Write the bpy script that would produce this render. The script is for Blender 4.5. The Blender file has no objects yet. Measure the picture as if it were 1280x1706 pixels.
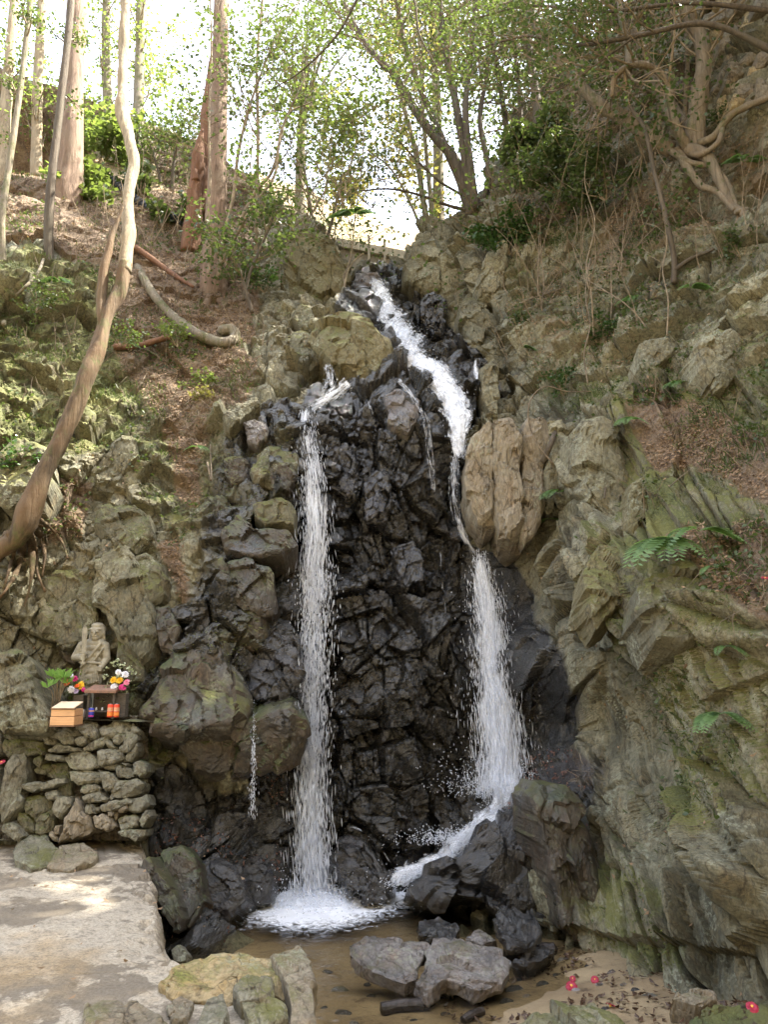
import bpy, math, random
import numpy as np
from mathutils import Vector
SC = bpy.context.scene
COL = SC.collection
rnd = random.Random(7)
rng = np.random.default_rng(11)
# ------------------------------------------------------------------ camera, sky, sun
PITCH = math.radians(11.4); FOC = 1279.0; CAMZ = 1.6
CP, SP = math.cos(PITCH), math.sin(PITCH)
cd = bpy.data.cameras.new('camera'); cam = bpy.data.objects.new('camera', cd); COL.objects.link(cam)
cam.location = (0, 0, CAMZ); cam.rotation_euler = (math.pi/2 + PITCH, 0, 0)
cd.sensor_fit = 'VERTICAL'; cd.sensor_height = 24.0; cd.lens = 24.0*FOC/1706.0
cd.clip_end = 600; cd.clip_start = 0.05
SC.camera = cam
SUN_AZ = math.radians(72)       # clockwise from +Y (towards +X)
SUN_EL = math.radians(57)
w = bpy.data.worlds.new('World'); SC.world = w; w.use_nodes = True
wn = w.node_tree; bg = wn.nodes['Background']
sky = wn.nodes.new('ShaderNodeTexSky'); sky.sky_type = 'NISHITA'; sky.sun_disc = False
sky.sun_elevation = SUN_EL; sky.sun_rotation = SUN_AZ; sky.air_density = 1.0; sky.dust_density = 3.0; sky.ozone_density = 1.0
mxs = wn.nodes.new('ShaderNodeMix'); mxs.data_type = 'RGBA'; mxs.inputs[0].default_value = .5; mxs.inputs[7].default_value = (3.5, 3.5, 3.55, 1)   # thin bright high cloud
wn.links.new(sky.outputs[0], mxs.inputs[6]); wn.links.new(mxs.outputs[2], bg.inputs[0]); bg.inputs[1].default_value = 0.15
sl = bpy.data.lights.new('sun', 'SUN'); sun = bpy.data.objects.new('sun', sl); COL.objects.link(sun)
sl.energy = 5.0; sl.angle = math.radians(0.6); sl.color = (1.0, 0.93, 0.80)
sd = Vector((math.sin(SUN_AZ)*math.cos(SUN_EL), math.cos(SUN_AZ)*math.cos(SUN_EL), math.sin(SUN_EL)))
sun.rotation_euler = sd.to_track_quat('Z', 'Y').to_euler(); sun.location = (10, 0, 30)
SC.view_settings.view_transform = 'Standard'; SC.view_settings.look = 'None'
SC.view_settings.exposure = 2.85; SC.view_settings.gamma = 1.0; SC.view_settings.use_curve_mapping = False
SC.render.engine = 'CYCLES'
SC.cycles.max_bounces = 8; SC.cycles.transparent_max_bounces = 24; SC.cycles.diffuse_bounces = 4
SC.cycles.caustics_reflective = False; SC.cycles.caustics_refractive = False
SC.cycles.sample_clamp_indirect = 6.0
SC.cycles.use_denoising = True
# ------------------------------------------------------------------ projection helpers
def Wn(px, py, Y):
    """photo pixel + forward distance (m) -> world point(s), numpy"""
    px = np.asarray(px, float); py = np.asarray(py, float); Y = np.asarray(Y, float)
    dx = (px-640)/FOC; dy = (853-py)/FOC
    k = Y/(CP-dy*SP)
    return np.stack(np.broadcast_arrays(dx*k, Y, CAMZ+(SP+dy*CP)*k), -1)
def Pn(P):
    P = np.asarray(P, float)
    x = P[..., 0]; y = P[..., 1]; z = P[..., 2]-CAMZ
    d = y*CP+z*SP; u = -y*SP+z*CP
    d = np.where(d < 0.05, 0.05, d)
    return 640+FOC*x/d, 853-FOC*u/d
def W(px, py, Y): return Wn(px, py, Y)
def on_z(px, py, z):
    dx = (px-640)/FOC; dy = (853-py)/FOC
    k = (z-CAMZ)/(SP+dy*CP)
    return np.array([dx*k, k*(CP-dy*SP), z])
def mpp(Y, py=853):  # metres per photo pixel at forward distance
    return Y/(CP-(853-py)/FOC*SP)/FOC
# ------------------------------------------------------------------ noise
def _h(ix, iy, iz, seed):
    with np.errstate(over='ignore'):
        h = (ix.astype(np.int64)*73856093) ^ (iy.astype(np.int64)*19349663) ^ (iz.astype(np.int64)*83492791) ^ (seed*2654435761)
        h = h & 0xFFFFFFFF
        h = ((h ^ (h >> 15))*2246822519) & 0xFFFFFFFF
        h = ((h ^ (h >> 13))*3266489917) & 0xFFFFFFFF
        h = h ^ (h >> 16)
    return (h & 0xFFFFFF).astype(np.float64)/float(0xFFFFFF)
def vnoise(P, seed=0):
    f = np.floor(P); t = P-f; t = t*t*(3-2*t); i = f.astype(np.int64)
    r = 0
    for a in (0, 1):
        wx = t[..., 0] if a else 1-t[..., 0]
        for b in (0, 1):
            wy = t[..., 1] if b else 1-t[..., 1]
            for c in (0, 1):
                wz = t[..., 2] if c else 1-t[..., 2]
                r = r+wx*wy*wz*_h(i[..., 0]+a, i[..., 1]+b, i[..., 2]+c, seed)
    return r*2-1
def fbm(P, seed=0, octv=4, gain=0.5):
    r = 0; a = 1; s = 0
    for o in range(octv):
        r = r+a*vnoise(P*(2.03**o)+o*17.3, seed+o); s += a; a *= gain
    return r/s
def vor2(u, v, seed):
    """2d voronoi: id, F1, F2, du, dv to nearest centre"""
    iu = np.floor(u).astype(np.int64); iv = np.floor(v).astype(np.int64)
    F1 = np.full(u.shape, 9.0); F2 = np.full(u.shape, 9.0)
    ci = np.zeros(u.shape, np.int64); cj = np.zeros(u.shape, np.int64); du = np.zeros(u.shape); dv = np.zeros(u.shape)
    z = np.zeros_like(iu)
    for a in (-1, 0, 1):
        for b in (-1, 0, 1):
            ca = iu+a; cb = iv+b
            x = ca+0.1+0.8*_h(ca, cb, z, seed); y = cb+0.1+0.8*_h(ca, cb, z, seed+1)
            d = np.abs(u-x)**1.6+np.abs(v-y)**1.6
            n = d < F1
            F2 = np.where(n, F1, np.minimum(F2, d))
            F1 = np.where(n, d, F1); ci = np.where(n, ca, ci); cj = np.where(n, cb, cj)
            du = np.where(n, u-x, du); dv = np.where(n, v-y, dv)
    return ci, cj, F1, F2, du, dv
def blocks(U, V, su, sv, rot, seed, step, tilt, crack, cw=0.22, cont=0.0):
    c, s = math.cos(rot), math.sin(rot)
    u = (U*c+V*s)/su; v = (-U*s+V*c)/sv
    ci, cj, F1, F2, du, dv = vor2(u, v, seed)
    z = np.zeros_like(ci)
    h = _h(ci, cj, z, seed+5)*2-1; g1 = _h(ci, cj, z, seed+6)*2-1; g2 = _h(ci, cj, z, seed+7)*2-1
    edge = np.clip((F2-F1)/cw, 0, 1)
    D = step*h+tilt*(g1*du*su+g2*dv*sv)
    if cont: k_ = np.clip((F2-F1)/cont, 0, 1); D = D*k_*(2-k_)
    D = D-crack*(1-edge)**2
    return D, ci*4001+cj, edge
# ------------------------------------------------------------------ mesh helpers
def link(name, me, parent=None):
    o = bpy.data.objects.new(name, me); COL.objects.link(o)
    if parent is not None: o.parent = parent
    return o
def meshnp(name, V, F, mat=None, parent=None, smooth=False, attrs=None, uv=None):
    V = np.ascontiguousarray(V, np.float32); F = np.ascontiguousarray(F, np.int32)
    k = F.shape[1]
    me = bpy.data.meshes.new(name)
    me.vertices.add(len(V)); me.vertices.foreach_set('co', V.ravel())
    me.loops.add(F.size); me.loops.foreach_set('vertex_index', F.ravel())
    me.polygons.add(len(F)); me.polygons.foreach_set('loop_start', np.arange(0, F.size, k, dtype=np.int32))
    me.polygons.foreach_set('use_smooth', np.full(len(F), bool(smooth)))
    if attrs:
        for an, arr in attrs.items():
            at = me.attributes.new(an, 'FLOAT_COLOR', 'POINT')
            a4 = np.ones((len(V), 4), np.float32); a4[:, :arr.shape[1]] = arr
            at.data.foreach_set('color', a4.ravel())
    if uv is not None:
        l = me.uv_layers.new(name='UVMap'); l.data.foreach_set('uv', np.ascontiguousarray(uv[F.ravel()], np.float32).ravel())
    me.update(calc_edges=True)
    if mat: me.materials.append(mat)
    o = link(name, me, parent)
    return o
def tag(o, label=None, cat=None, group=None, kind=None):
    if label: o['label'] = label
    if cat: o['category'] = cat
    if group: o['group'] = group
    if kind: o['kind'] = kind
    return o
def empty(name, loc=(0, 0, 0)):
    o = bpy.data.objects.new(name, None); COL.objects.link(o); o.location = loc; o.empty_display_size = 0.1
    return o
def gridF(n, m, wrap=False):
    """quads of an n x m vertex grid; wrap joins last column to first"""
    i = np.arange(n-1)[:, None]; j = np.arange(m if wrap else m-1)[None, :]
    jn = (j+1) % m
    return np.stack([i*m+j, i*m+jn, (i+1)*m+jn, (i+1)*m+j], -1).reshape(-1, 4)
def catmull(P, n):
    P = np.asarray(P, float)
    if len(P) == 2:
        t = np.linspace(0, 1, n)[:, None]; return P[0]*(1-t)+P[1]*t
    Q = np.vstack([2*P[0]-P[1], P, 2*P[-1]-P[-2]])
    seg = np.linalg.norm(np.diff(P[:, :3], axis=0), axis=1)+1e-6
    cum = np.concatenate([[0], np.cumsum(seg)]); s = np.linspace(0, cum[-1], n)
    k = np.clip(np.searchsorted(cum, s, side='right')-1, 0, len(seg)-1); t = ((s-cum[k])/seg[k])[:, None]
    a, b, c, d = Q[k], Q[k+1], Q[k+2], Q[k+3]
    return 0.5*((2*b)+(-a+c)*t+(2*a-5*b+4*c-d)*t*t+(-a+3*b-3*c+d)*t*t*t)
def tubeVF(P, R, sides=8, rough=0.0, seed=0, ell=None):
    """tube along points P with radii R; closed ends"""
    P = np.asarray(P, float); n = len(P); R = np.broadcast_to(R, (n,))
    T = np.gradient(P, axis=0); T /= np.linalg.norm(T, axis=1)[:, None]+1e-9
    ref = np.array([0.31, -0.9, 0.3]); ref = ref-T[0]*ref.dot(T[0]); ref /= np.linalg.norm(ref)
    A = np.zeros((n, 3)); A[0] = ref
    for i in range(1, n):
        a = A[i-1]-T[i]*A[i-1].dot(T[i]); A[i] = a/(np.linalg.norm(a)+1e-9)
    B = np.cross(T, A)
    th = np.linspace(0, 2*math.pi, sides, endpoint=False)
    D = A[:, None, :]*np.cos(th)[None, :, None]+B[:, None, :]*np.sin(th)[None, :, None]
    rr = R[:, None]*np.ones(sides)[None, :]
    if rough > 0:
        L = P[:, None, :]+D*R[:, None, None]
        rr = rr*(1+rough*fbm(L*np.array([9, 9, 2.2])+seed, seed, 3)+rough*0.7*vnoise(L*2.1+seed*3.1, seed+9))
    V = (P[:, None, :]+D*rr[:, :, None]).reshape(-1, 3)
    F = gridF(n, sides, True)
    V = np.vstack([V, P[0]-T[0]*R[0]*0.3, P[-1]+T[-1]*R[-1]*0.6])
    j = np.arange(sides); jn = (j+1) % sides
    c0 = n*sides; c1 = c0+1
    E0 = np.stack([jn, j, np.full(sides, c0), np.full(sides, c0)], 1)
    E1 = np.stack([(n-1)*sides+j, (n-1)*sides+jn, np.full(sides, c1), np.full(sides, c1)], 1)
    return V, F, np.vstack([E0, E1])[:, :3]
class MB:
    """collects geometry into ONE mesh (triangles)"""
    def __init__(s): s.V = []; s.F = []; s.n = 0
    def add(s, V, F):
        F = np.asarray(F)
        if F.shape[1] == 4: F = np.vstack([F[:, [0, 1, 2]], F[:, [0, 2, 3]]])
        s.V.append(np.asarray(V, float)); s.F.append(F+s.n); s.n += len(V); return s
    def tube(s, P, R, sides=8, rough=0, seed=0):
        V, F, E = tubeVF(P, R, sides, rough, seed)
        s.V.append(V); s.F.append(np.vstack([F[:, [0, 1, 2]], F[:, [0, 2, 3]], E])+s.n); s.n += len(V); return s
    def build(s, name, mat, parent=None, smooth=False, uv=None):
        return meshnp(name, np.vstack(s.V), np.vstack(s.F), mat, parent, smooth, uv=uv)
def boxVF(x0, x1, y0, y1, z0, z1, b=0.0):
    V = []
    import itertools
    if b <= 0:
        V = np.array([(x, y, z) for x in (x0, x1) for y in (y0, y1) for z in (z0, z1)], float)
        F = np.array([(0, 1, 3, 2), (4, 6, 7, 5), (0, 4, 5, 1), (2, 3, 7, 6), (0, 2, 6, 4), (1, 5, 7, 3)])
        return V, F
    bm_ = bmesh.new(); bmesh.ops.create_cube(bm_, size=1)
    for v in bm_.verts: v.co = ((x0+x1)/2+v.co.x*(x1-x0), (y0+y1)/2+v.co.y*(y1-y0), (z0+z1)/2+v.co.z*(z1-z0))
    bmesh.ops.bevel(bm_, geom=list(bm_.edges), offset=b, segments=1, affect='EDGES')
    bmesh.ops.triangulate(bm_, faces=bm_.faces[:])
    bm_.verts.index_update(); bm_.verts.ensure_lookup_table()
    V = np.array([v.co[:] for v in bm_.verts]); F = np.array([[v.index for v in f.verts] for f in bm_.faces]); bm_.free()
    return V, F
import bmesh
def latheVF(prof, sides=16, c=(0, 0, 0)):
    n = len(prof); th = np.linspace(0, 2*math.pi, sides, endpoint=False)
    V = np.array([[(c[0]+r*math.cos(t), c[1]+r*math.sin(t), c[2]+z) for t in th] for r, z in prof]).reshape(-1, 3)
    return V, gridF(n, sides, True)
# ------------------------------------------------------------------ materials
def nodes(name):
    m = bpy.data.materials.new(name); m.use_nodes = True
    nt = m.node_tree; return m, nt, nt.nodes['Principled BSDF'], nt.nodes['Material Output']
class NT:
    def __init__(s, nt): s.nt = nt
    def n(s, t, **k):
        x = s.nt.nodes.new(t)
        for a, b in k.items(): setattr(x, a, b)
        return x
    def l(s, a, b): s.nt.links.new(a, b)
    def coord(s, scale=1.0, obj=False, rot=None):
        if obj: src = s.n('ShaderNodeTexCoord').outputs['Object']
        else: src = s.n('ShaderNodeNewGeometry').outputs['Position']
        m = s.n('ShaderNodeMapping'); s.l(src, m.inputs[0])
        m.inputs['Scale'].default_value = scale if isinstance(scale, tuple) else (scale,)*3
        if rot: m.inputs['Rotation'].default_value = rot
        return m.outputs[0]
    def noise(s, vec, scale, detail=4, rough=0.55, dist=0.0):
        x = s.n('ShaderNodeTexNoise'); s.l(vec, x.inputs['Vector']); x.inputs['Scale'].default_value = scale
        x.inputs['Detail'].default_value = detail; x.inputs['Roughness'].default_value = rough; x.inputs['Distortion'].default_value = dist
        return x.outputs['Fac']
    def ramp(s, fac, stops, interp='LINEAR'):
        x = s.n('ShaderNodeValToRGB'); s.l(fac, x.inputs[0]); cr = x.color_ramp; cr.interpolation = interp
        while len(cr.elements) < len(stops): cr.elements.new(0.5)
        for e, (p, c) in zip(cr.elements, stops):
            e.position = p; e.color = (c, c, c, 1) if isinstance(c, (int, float)) else (*c, 1)
        return x.outputs[0]
    def mix(s, fac, a, b, mode='MIX'):
        x = s.n('ShaderNodeMix', data_type='RGBA', blend_type=mode)
        for v, i in ((fac, 0), (a, 6), (b, 7)):
            if isinstance(v, (int, float)): x.inputs[i].default_value = v if i == 0 else (v, v, v, 1)
            elif isinstance(v, tuple): x.inputs[i].default_value = (*v, 1)
            else: s.l(v, x.inputs[i])
        return x.outputs[2]
    def math(s, op, a, b=0.0, clamp=False):
        x = s.n('ShaderNodeMath', operation=op, use_clamp=clamp)
        for v, i in ((a, 0), (b, 1)):
            if isinstance(v, (int, float)): x.inputs[i].default_value = v
            else: s.l(v, x.inputs[i])
        return x.outputs[0]
    def bump(s, h, strength, dist, normal=None):
        x = s.n('ShaderNodeBump'); s.l(h, x.inputs['Height']); x.inputs['Strength'].default_value = strength; x.inputs['Distance'].default_value = dist
        if normal: s.l(normal, x.inputs['Normal'])
        return x.outputs[0]
def rock_material(name, c1=(.080, .077, .050), c2=(.325, .305, .205), c3=(.20, .155, .08), wet=0.0, moss=0.3, soil=0.0, mosscol=(.075, .085, .022), use_attr=False, stretch=(1, 1, .6), wetdark=.12, seed=0.0):
    m, nt, bs, out = nodes(name); N = NT(nt)
    co = N.coord(stretch, rot=(0.0, 0.3, 0.0))
    n1 = N.noise(co, 1.3, 6, .62, .4); n2 = N.noise(co, 6.0, 6, .65, .3); n3 = N.noise(co, 38, 5, .7)
    g = N.coord(1.0)
    base = N.mix(N.ramp(n1, [(.35, 0.0), (.65, 1.0)]), c1, c2)
    base = N.mix(N.ramp(n2, [(.48, 0.0), (.72, .8)]), base, c3)
    base = N.mix(N.ramp(n3, [(.3, .75), (.6, 0.0)]), base, tuple(v*.35 for v in c1))
    # pale lichen specks
    lich = N.math('MULTIPLY', N.ramp(N.noise(g, 2.2, 3), [(.5, 0.0), (.68, 1.0)]), N.ramp(N.noise(g, 24, 4, .7), [(.5, 0.0), (.6, .75)]))
    base = N.mix(lich, base, (.34, .36, .27))
    geo = N.n('ShaderNodeNewGeometry'); sep = N.n('ShaderNodeSeparateXYZ'); N.l(geo.outputs['True Normal'], sep.inputs[0])
    up = sep.outputs[2]
    if use_attr:
        at = N.n('ShaderNodeAttribute', attribute_name='mask'); sp = N.n('ShaderNodeSeparateColor'); N.l(at.outputs['Color'], sp.inputs[0])
        wv, mv, sv = sp.outputs[0], sp.outputs[1], sp.outputs[2]
    else: wv, mv, sv = wet, moss, soil
    wv2 = N.n('ShaderNodeTexNoise'); N.l(g, wv2.inputs['Vector']); wv2.inputs['Scale'].default_value = 3.0; wv2.inputs['Detail'].default_value = 4
    dco = N.mix(.22, co, wv2.outputs['Color'])
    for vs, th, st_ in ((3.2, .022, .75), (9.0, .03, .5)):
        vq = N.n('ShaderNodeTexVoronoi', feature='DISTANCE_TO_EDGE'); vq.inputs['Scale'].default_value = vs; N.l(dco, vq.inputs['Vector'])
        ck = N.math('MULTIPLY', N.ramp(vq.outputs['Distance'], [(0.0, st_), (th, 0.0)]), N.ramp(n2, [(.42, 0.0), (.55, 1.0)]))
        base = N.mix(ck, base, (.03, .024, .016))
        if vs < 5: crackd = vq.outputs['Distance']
    # moss: where the mask is high and the face looks up
    mn = N.noise(g, 3.1, 6, .7); mf = N.noise(g, 60, 3, .6)
    mm = N.math('ADD', N.math('MULTIPLY', up, .45), mn)
    mm = N.math('ADD', mm, N.math('SUBTRACT', mv, 1.05) if not isinstance(mv, float) else mv-1.05)
    mm = N.math('MULTIPLY', N.math('MULTIPLY', mm, 4.5, True), .88)
    mcol = N.mix(N.ramp(mf, [(.3, 0.0), (.7, 1.0)]), tuple(v*.45 for v in mosscol), tuple(min(1, v*1.7) for v in mosscol))
    mcol = N.mix(N.ramp(N.noise(g, 1.7, 3), [(.4, 0.0), (.6, .6)]), mcol, (.16, .15, .035))
    col = N.mix(mm, base, mcol)
    # soil and litter
    so = N.noise(g, 5, 6, .7); sf = N.noise(g, 45, 4, .7)
    scol = N.mix(N.ramp(sf, [(.35, 0.0), (.65, 1.0)]), (.045, .028, .016), (.20, .135, .085))
    scol = N.mix(N.ramp(so, [(.45, 0.0), (.7, .7)]), scol, (.27, .21, .13))
    ss = N.math('ADD', so, sv if not isinstance(sv, float) else sv)
    ss = N.math('MULTIPLY', N.math('SUBTRACT', ss, .95), 5.0, True)
    col = N.mix(ss, col, scol)
    # wetness
    wn_ = N.math('ADD', N.noise(g, 2.6, 5, .6), wv)
    wf = N.math('MULTIPLY', N.math('SUBTRACT', wn_, .82), 3.2, True)
    wc = N.mix(N.ramp(n2, [(.4, 0.0), (.7, 1.0)]), (wetdark*.42,)*3, (wetdark*1.25, wetdark*1.05, wetdark*.86))
    col = N.mix(wf, col, N.mix(1.0, col, wc, 'MULTIPLY'))
    N.l(col, bs.inputs['Base Color'])
    wr = N.ramp(N.noise(g, 14, 5, .7), [(.4, .05), (.56, .17), (.75, .42)])
    dr = N.mix(wf, .88, wr); N.l(dr, bs.inputs['Roughness'])
    bs.inputs['Specular IOR Level'].default_value = .5
    N.l(N.math('MULTIPLY', wf, .9), bs.inputs['Coat Weight']); bs.inputs['Coat Roughness'].default_value = .07; bs.inputs['Coat IOR'].default_value = 1.5
    b1 = N.bump(N.noise(co, 9, 8, .68, .5), .6, .05)
    vz = N.n('ShaderNodeTexVoronoi', feature='DISTANCE_TO_EDGE'); vz.inputs['Scale'].default_value = 7.0
    N.l(dco, vz.inputs['Vector'])
    b2 = N.bump(N.ramp(vz.outputs['Distance'], [(0.0, 0.0), (.04, 1.0)]), .35, .02, b1)
    b3 = N.bump(N.noise(g, 75, 5, .75), .7, .012, b2)
    N.l(b3, bs.inputs['Normal']); N.l(b3, bs.inputs['Coat Normal'])
    return m
def simple_mat(name, col, rough=.7, var=.35, scale=12.0, bump=.4, bdist=.01, stretch=(1, 1, 1), col2=None, spec=.4, metal=0.0):
    m, nt, bs, out = nodes(name); N = NT(nt); co = N.coord(stretch)
    n1 = N.noise(co, scale, 5, .65)
    a = tuple(v*(1-var) for v in col); b = col2 if col2 else tuple(min(1, v*(1+var)) for v in col)
    N.l(N.mix(N.ramp(n1, [(.32, 0.0), (.68, 1.0)]), a, b), bs.inputs['Base Color'])
    bs.inputs['Roughness'].default_value = rough; bs.inputs['Specular IOR Level'].default_value = spec; bs.inputs['Metallic'].default_value = metal
    if bump: N.l(N.bump(N.noise(co, scale*3, 5, .65), bump, bdist), bs.inputs['Normal'])
    return m
def bark_material(name, c1, c2, c3, scale=1.0, moss=0.0):
    m, nt, bs, out = nodes(name); N = NT(nt); co = N.coord((22*scale, 22*scale, 2.2*scale)); g = N.coord(1.0)
    n1 = N.noise(co, 1.0, 6, .7, .6)
    c = N.mix(N.ramp(n1, [(.33, 0.0), (.66, 1.0)]), c1, c2)
    c = N.mix(N.ramp(N.noise(g, 2.3, 5, .65), [(.45, 0.0), (.62, .85)]), c, c3)
    if moss > 0: c = N.mix(N.ramp(N.noise(g, 4.5, 6, .75), [(.62-moss*.3, 0.0), (.72-moss*.2, .8)]), c, (.09, .10, .035))
    N.l(c, bs.inputs['Base Color']); bs.inputs['Roughness'].default_value = .85; bs.inputs['Specular IOR Level'].default_value = .25
    N.l(N.bump(n1, .9, .03, N.bump(N.noise(g, 30, 4, .7), .5, .012)), bs.inputs['Normal'])
    return m
def leaf_material(name, c1, c2, trans=.45, rough=.45, scale=3.0):
    m, nt, bs, out = nodes(name); N = NT(nt); g = N.coord(1.0)
    geo = N.n('ShaderNodeNewGeometry')
    c = N.mix(geo.outputs['Random Per Island'], c1, c2)
    c = N.mix(N.ramp(N.noise(g, scale, 2), [(.4, 0.0), (.65, .5)]), c, tuple(v*1.25 for v in c2))
    N.l(c, bs.inputs['Base Color']); bs.inputs['Roughness'].default_value = rough
    tr = N.n('ShaderNodeBsdfTranslucent'); N.l(N.mix(.5, c, (min(1, c2[0]*2.0), min(1, c2[1]*2.1), c2[2]*.8)), tr.inputs[0])
    mx = N.n('ShaderNodeMixShader'); mx.inputs[0].default_value = trans
    N.l(bs.outputs[0], mx.inputs[1]); N.l(tr.outputs[0], mx.inputs[2]); N.l(mx.outputs[0], out.inputs['Surface'])
    return m
M = {}
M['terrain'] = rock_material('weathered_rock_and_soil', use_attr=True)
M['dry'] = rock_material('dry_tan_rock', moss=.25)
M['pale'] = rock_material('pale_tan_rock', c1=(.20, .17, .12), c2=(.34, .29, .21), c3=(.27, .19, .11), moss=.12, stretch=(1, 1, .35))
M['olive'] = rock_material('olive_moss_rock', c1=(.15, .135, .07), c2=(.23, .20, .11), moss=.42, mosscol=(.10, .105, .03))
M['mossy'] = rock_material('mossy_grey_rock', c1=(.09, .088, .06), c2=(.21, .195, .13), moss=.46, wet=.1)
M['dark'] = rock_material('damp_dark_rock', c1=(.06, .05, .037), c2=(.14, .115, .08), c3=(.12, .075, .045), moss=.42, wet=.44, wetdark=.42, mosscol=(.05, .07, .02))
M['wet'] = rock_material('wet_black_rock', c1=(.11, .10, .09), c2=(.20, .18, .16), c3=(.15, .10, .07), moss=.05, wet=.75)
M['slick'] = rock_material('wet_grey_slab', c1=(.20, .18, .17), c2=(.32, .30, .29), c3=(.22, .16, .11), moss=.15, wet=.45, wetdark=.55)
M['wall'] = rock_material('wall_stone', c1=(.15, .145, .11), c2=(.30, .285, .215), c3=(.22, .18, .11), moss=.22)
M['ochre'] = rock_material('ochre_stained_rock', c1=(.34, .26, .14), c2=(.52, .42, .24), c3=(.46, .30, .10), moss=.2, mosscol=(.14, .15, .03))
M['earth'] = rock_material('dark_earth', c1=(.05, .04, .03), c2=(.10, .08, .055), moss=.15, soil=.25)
M['b_tan'] = bark_material('tan_bark', (.045, .033, .021), (.17, .12, .072), (.12, .075, .04), .7, moss=.3)
M['b_rt'] = bark_material('grey_tan_bark', (.10, .085, .06), (.27, .22, .155), (.19, .14, .09), moss=.3)
M['b_pale'] = bark_material('pale_dead_wood', (.15, .12, .08), (.37, .31, .21), (.25, .19, .12))
M['b_cedar'] = bark_material('cedar_bark', (.10, .065, .045), (.28, .195, .14), (.20, .15, .105), .8)
M['b_dark'] = bark_material('dark_bark', (.05, .04, .03), (.14, .11, .08), (.10, .085, .06))
M['b_grey'] = bark_material('grey_bark', (.12, .10, .075), (.27, .23, .17), (.17, .15, .09), 1.2, moss=.4)
M['b_red'] = bark_material('rotten_red_wood', (.10, .05, .03), (.24, .13, .08), (.17, .09, .05))
M['twig'] = simple_mat('twig_bark', (.20, .155, .10), .85, .5, 9)
M['twigd'] = simple_mat('dead_twig', (.17, .135, .095), .9, .5, 11)
M['leaf'] = leaf_material('evergreen_leaf', (.03, .05, .02), (.085, .115, .04), .35)
M['leafb'] = leaf_material('bright_leaf', (.06, .095, .025), (.14, .18, .06), .45)
M['pale_leaf'] = leaf_material('pale_variegated_leaf', (.12, .20, .08), (.55, .60, .45), .3)
M['leafd'] = leaf_material('dark_glossy_leaf', (.02, .05, .014), (.05, .095, .025), .25, .3)
M['leafy'] = leaf_material('yellow_green_leaf', (.11, .12, .04), (.22, .20, .08), .5)
M['fern'] = leaf_material('fern_frond_green', (.07, .13, .05), (.17, .27, .10), .4)
M['bright'] = leaf_material('fresh_green_leaf', (.10, .22, .05), (.22, .38, .10), .4)
M['dry_leaf'] = leaf_material('dead_brown_leaf', (.10, .06, .03), (.30, .20, .12), .15, .7, 8)
M['red_leaf'] = leaf_material('dead_red_leaf', (.06, .022, .013), (.16, .065, .035), .1, .4, 8)
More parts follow.
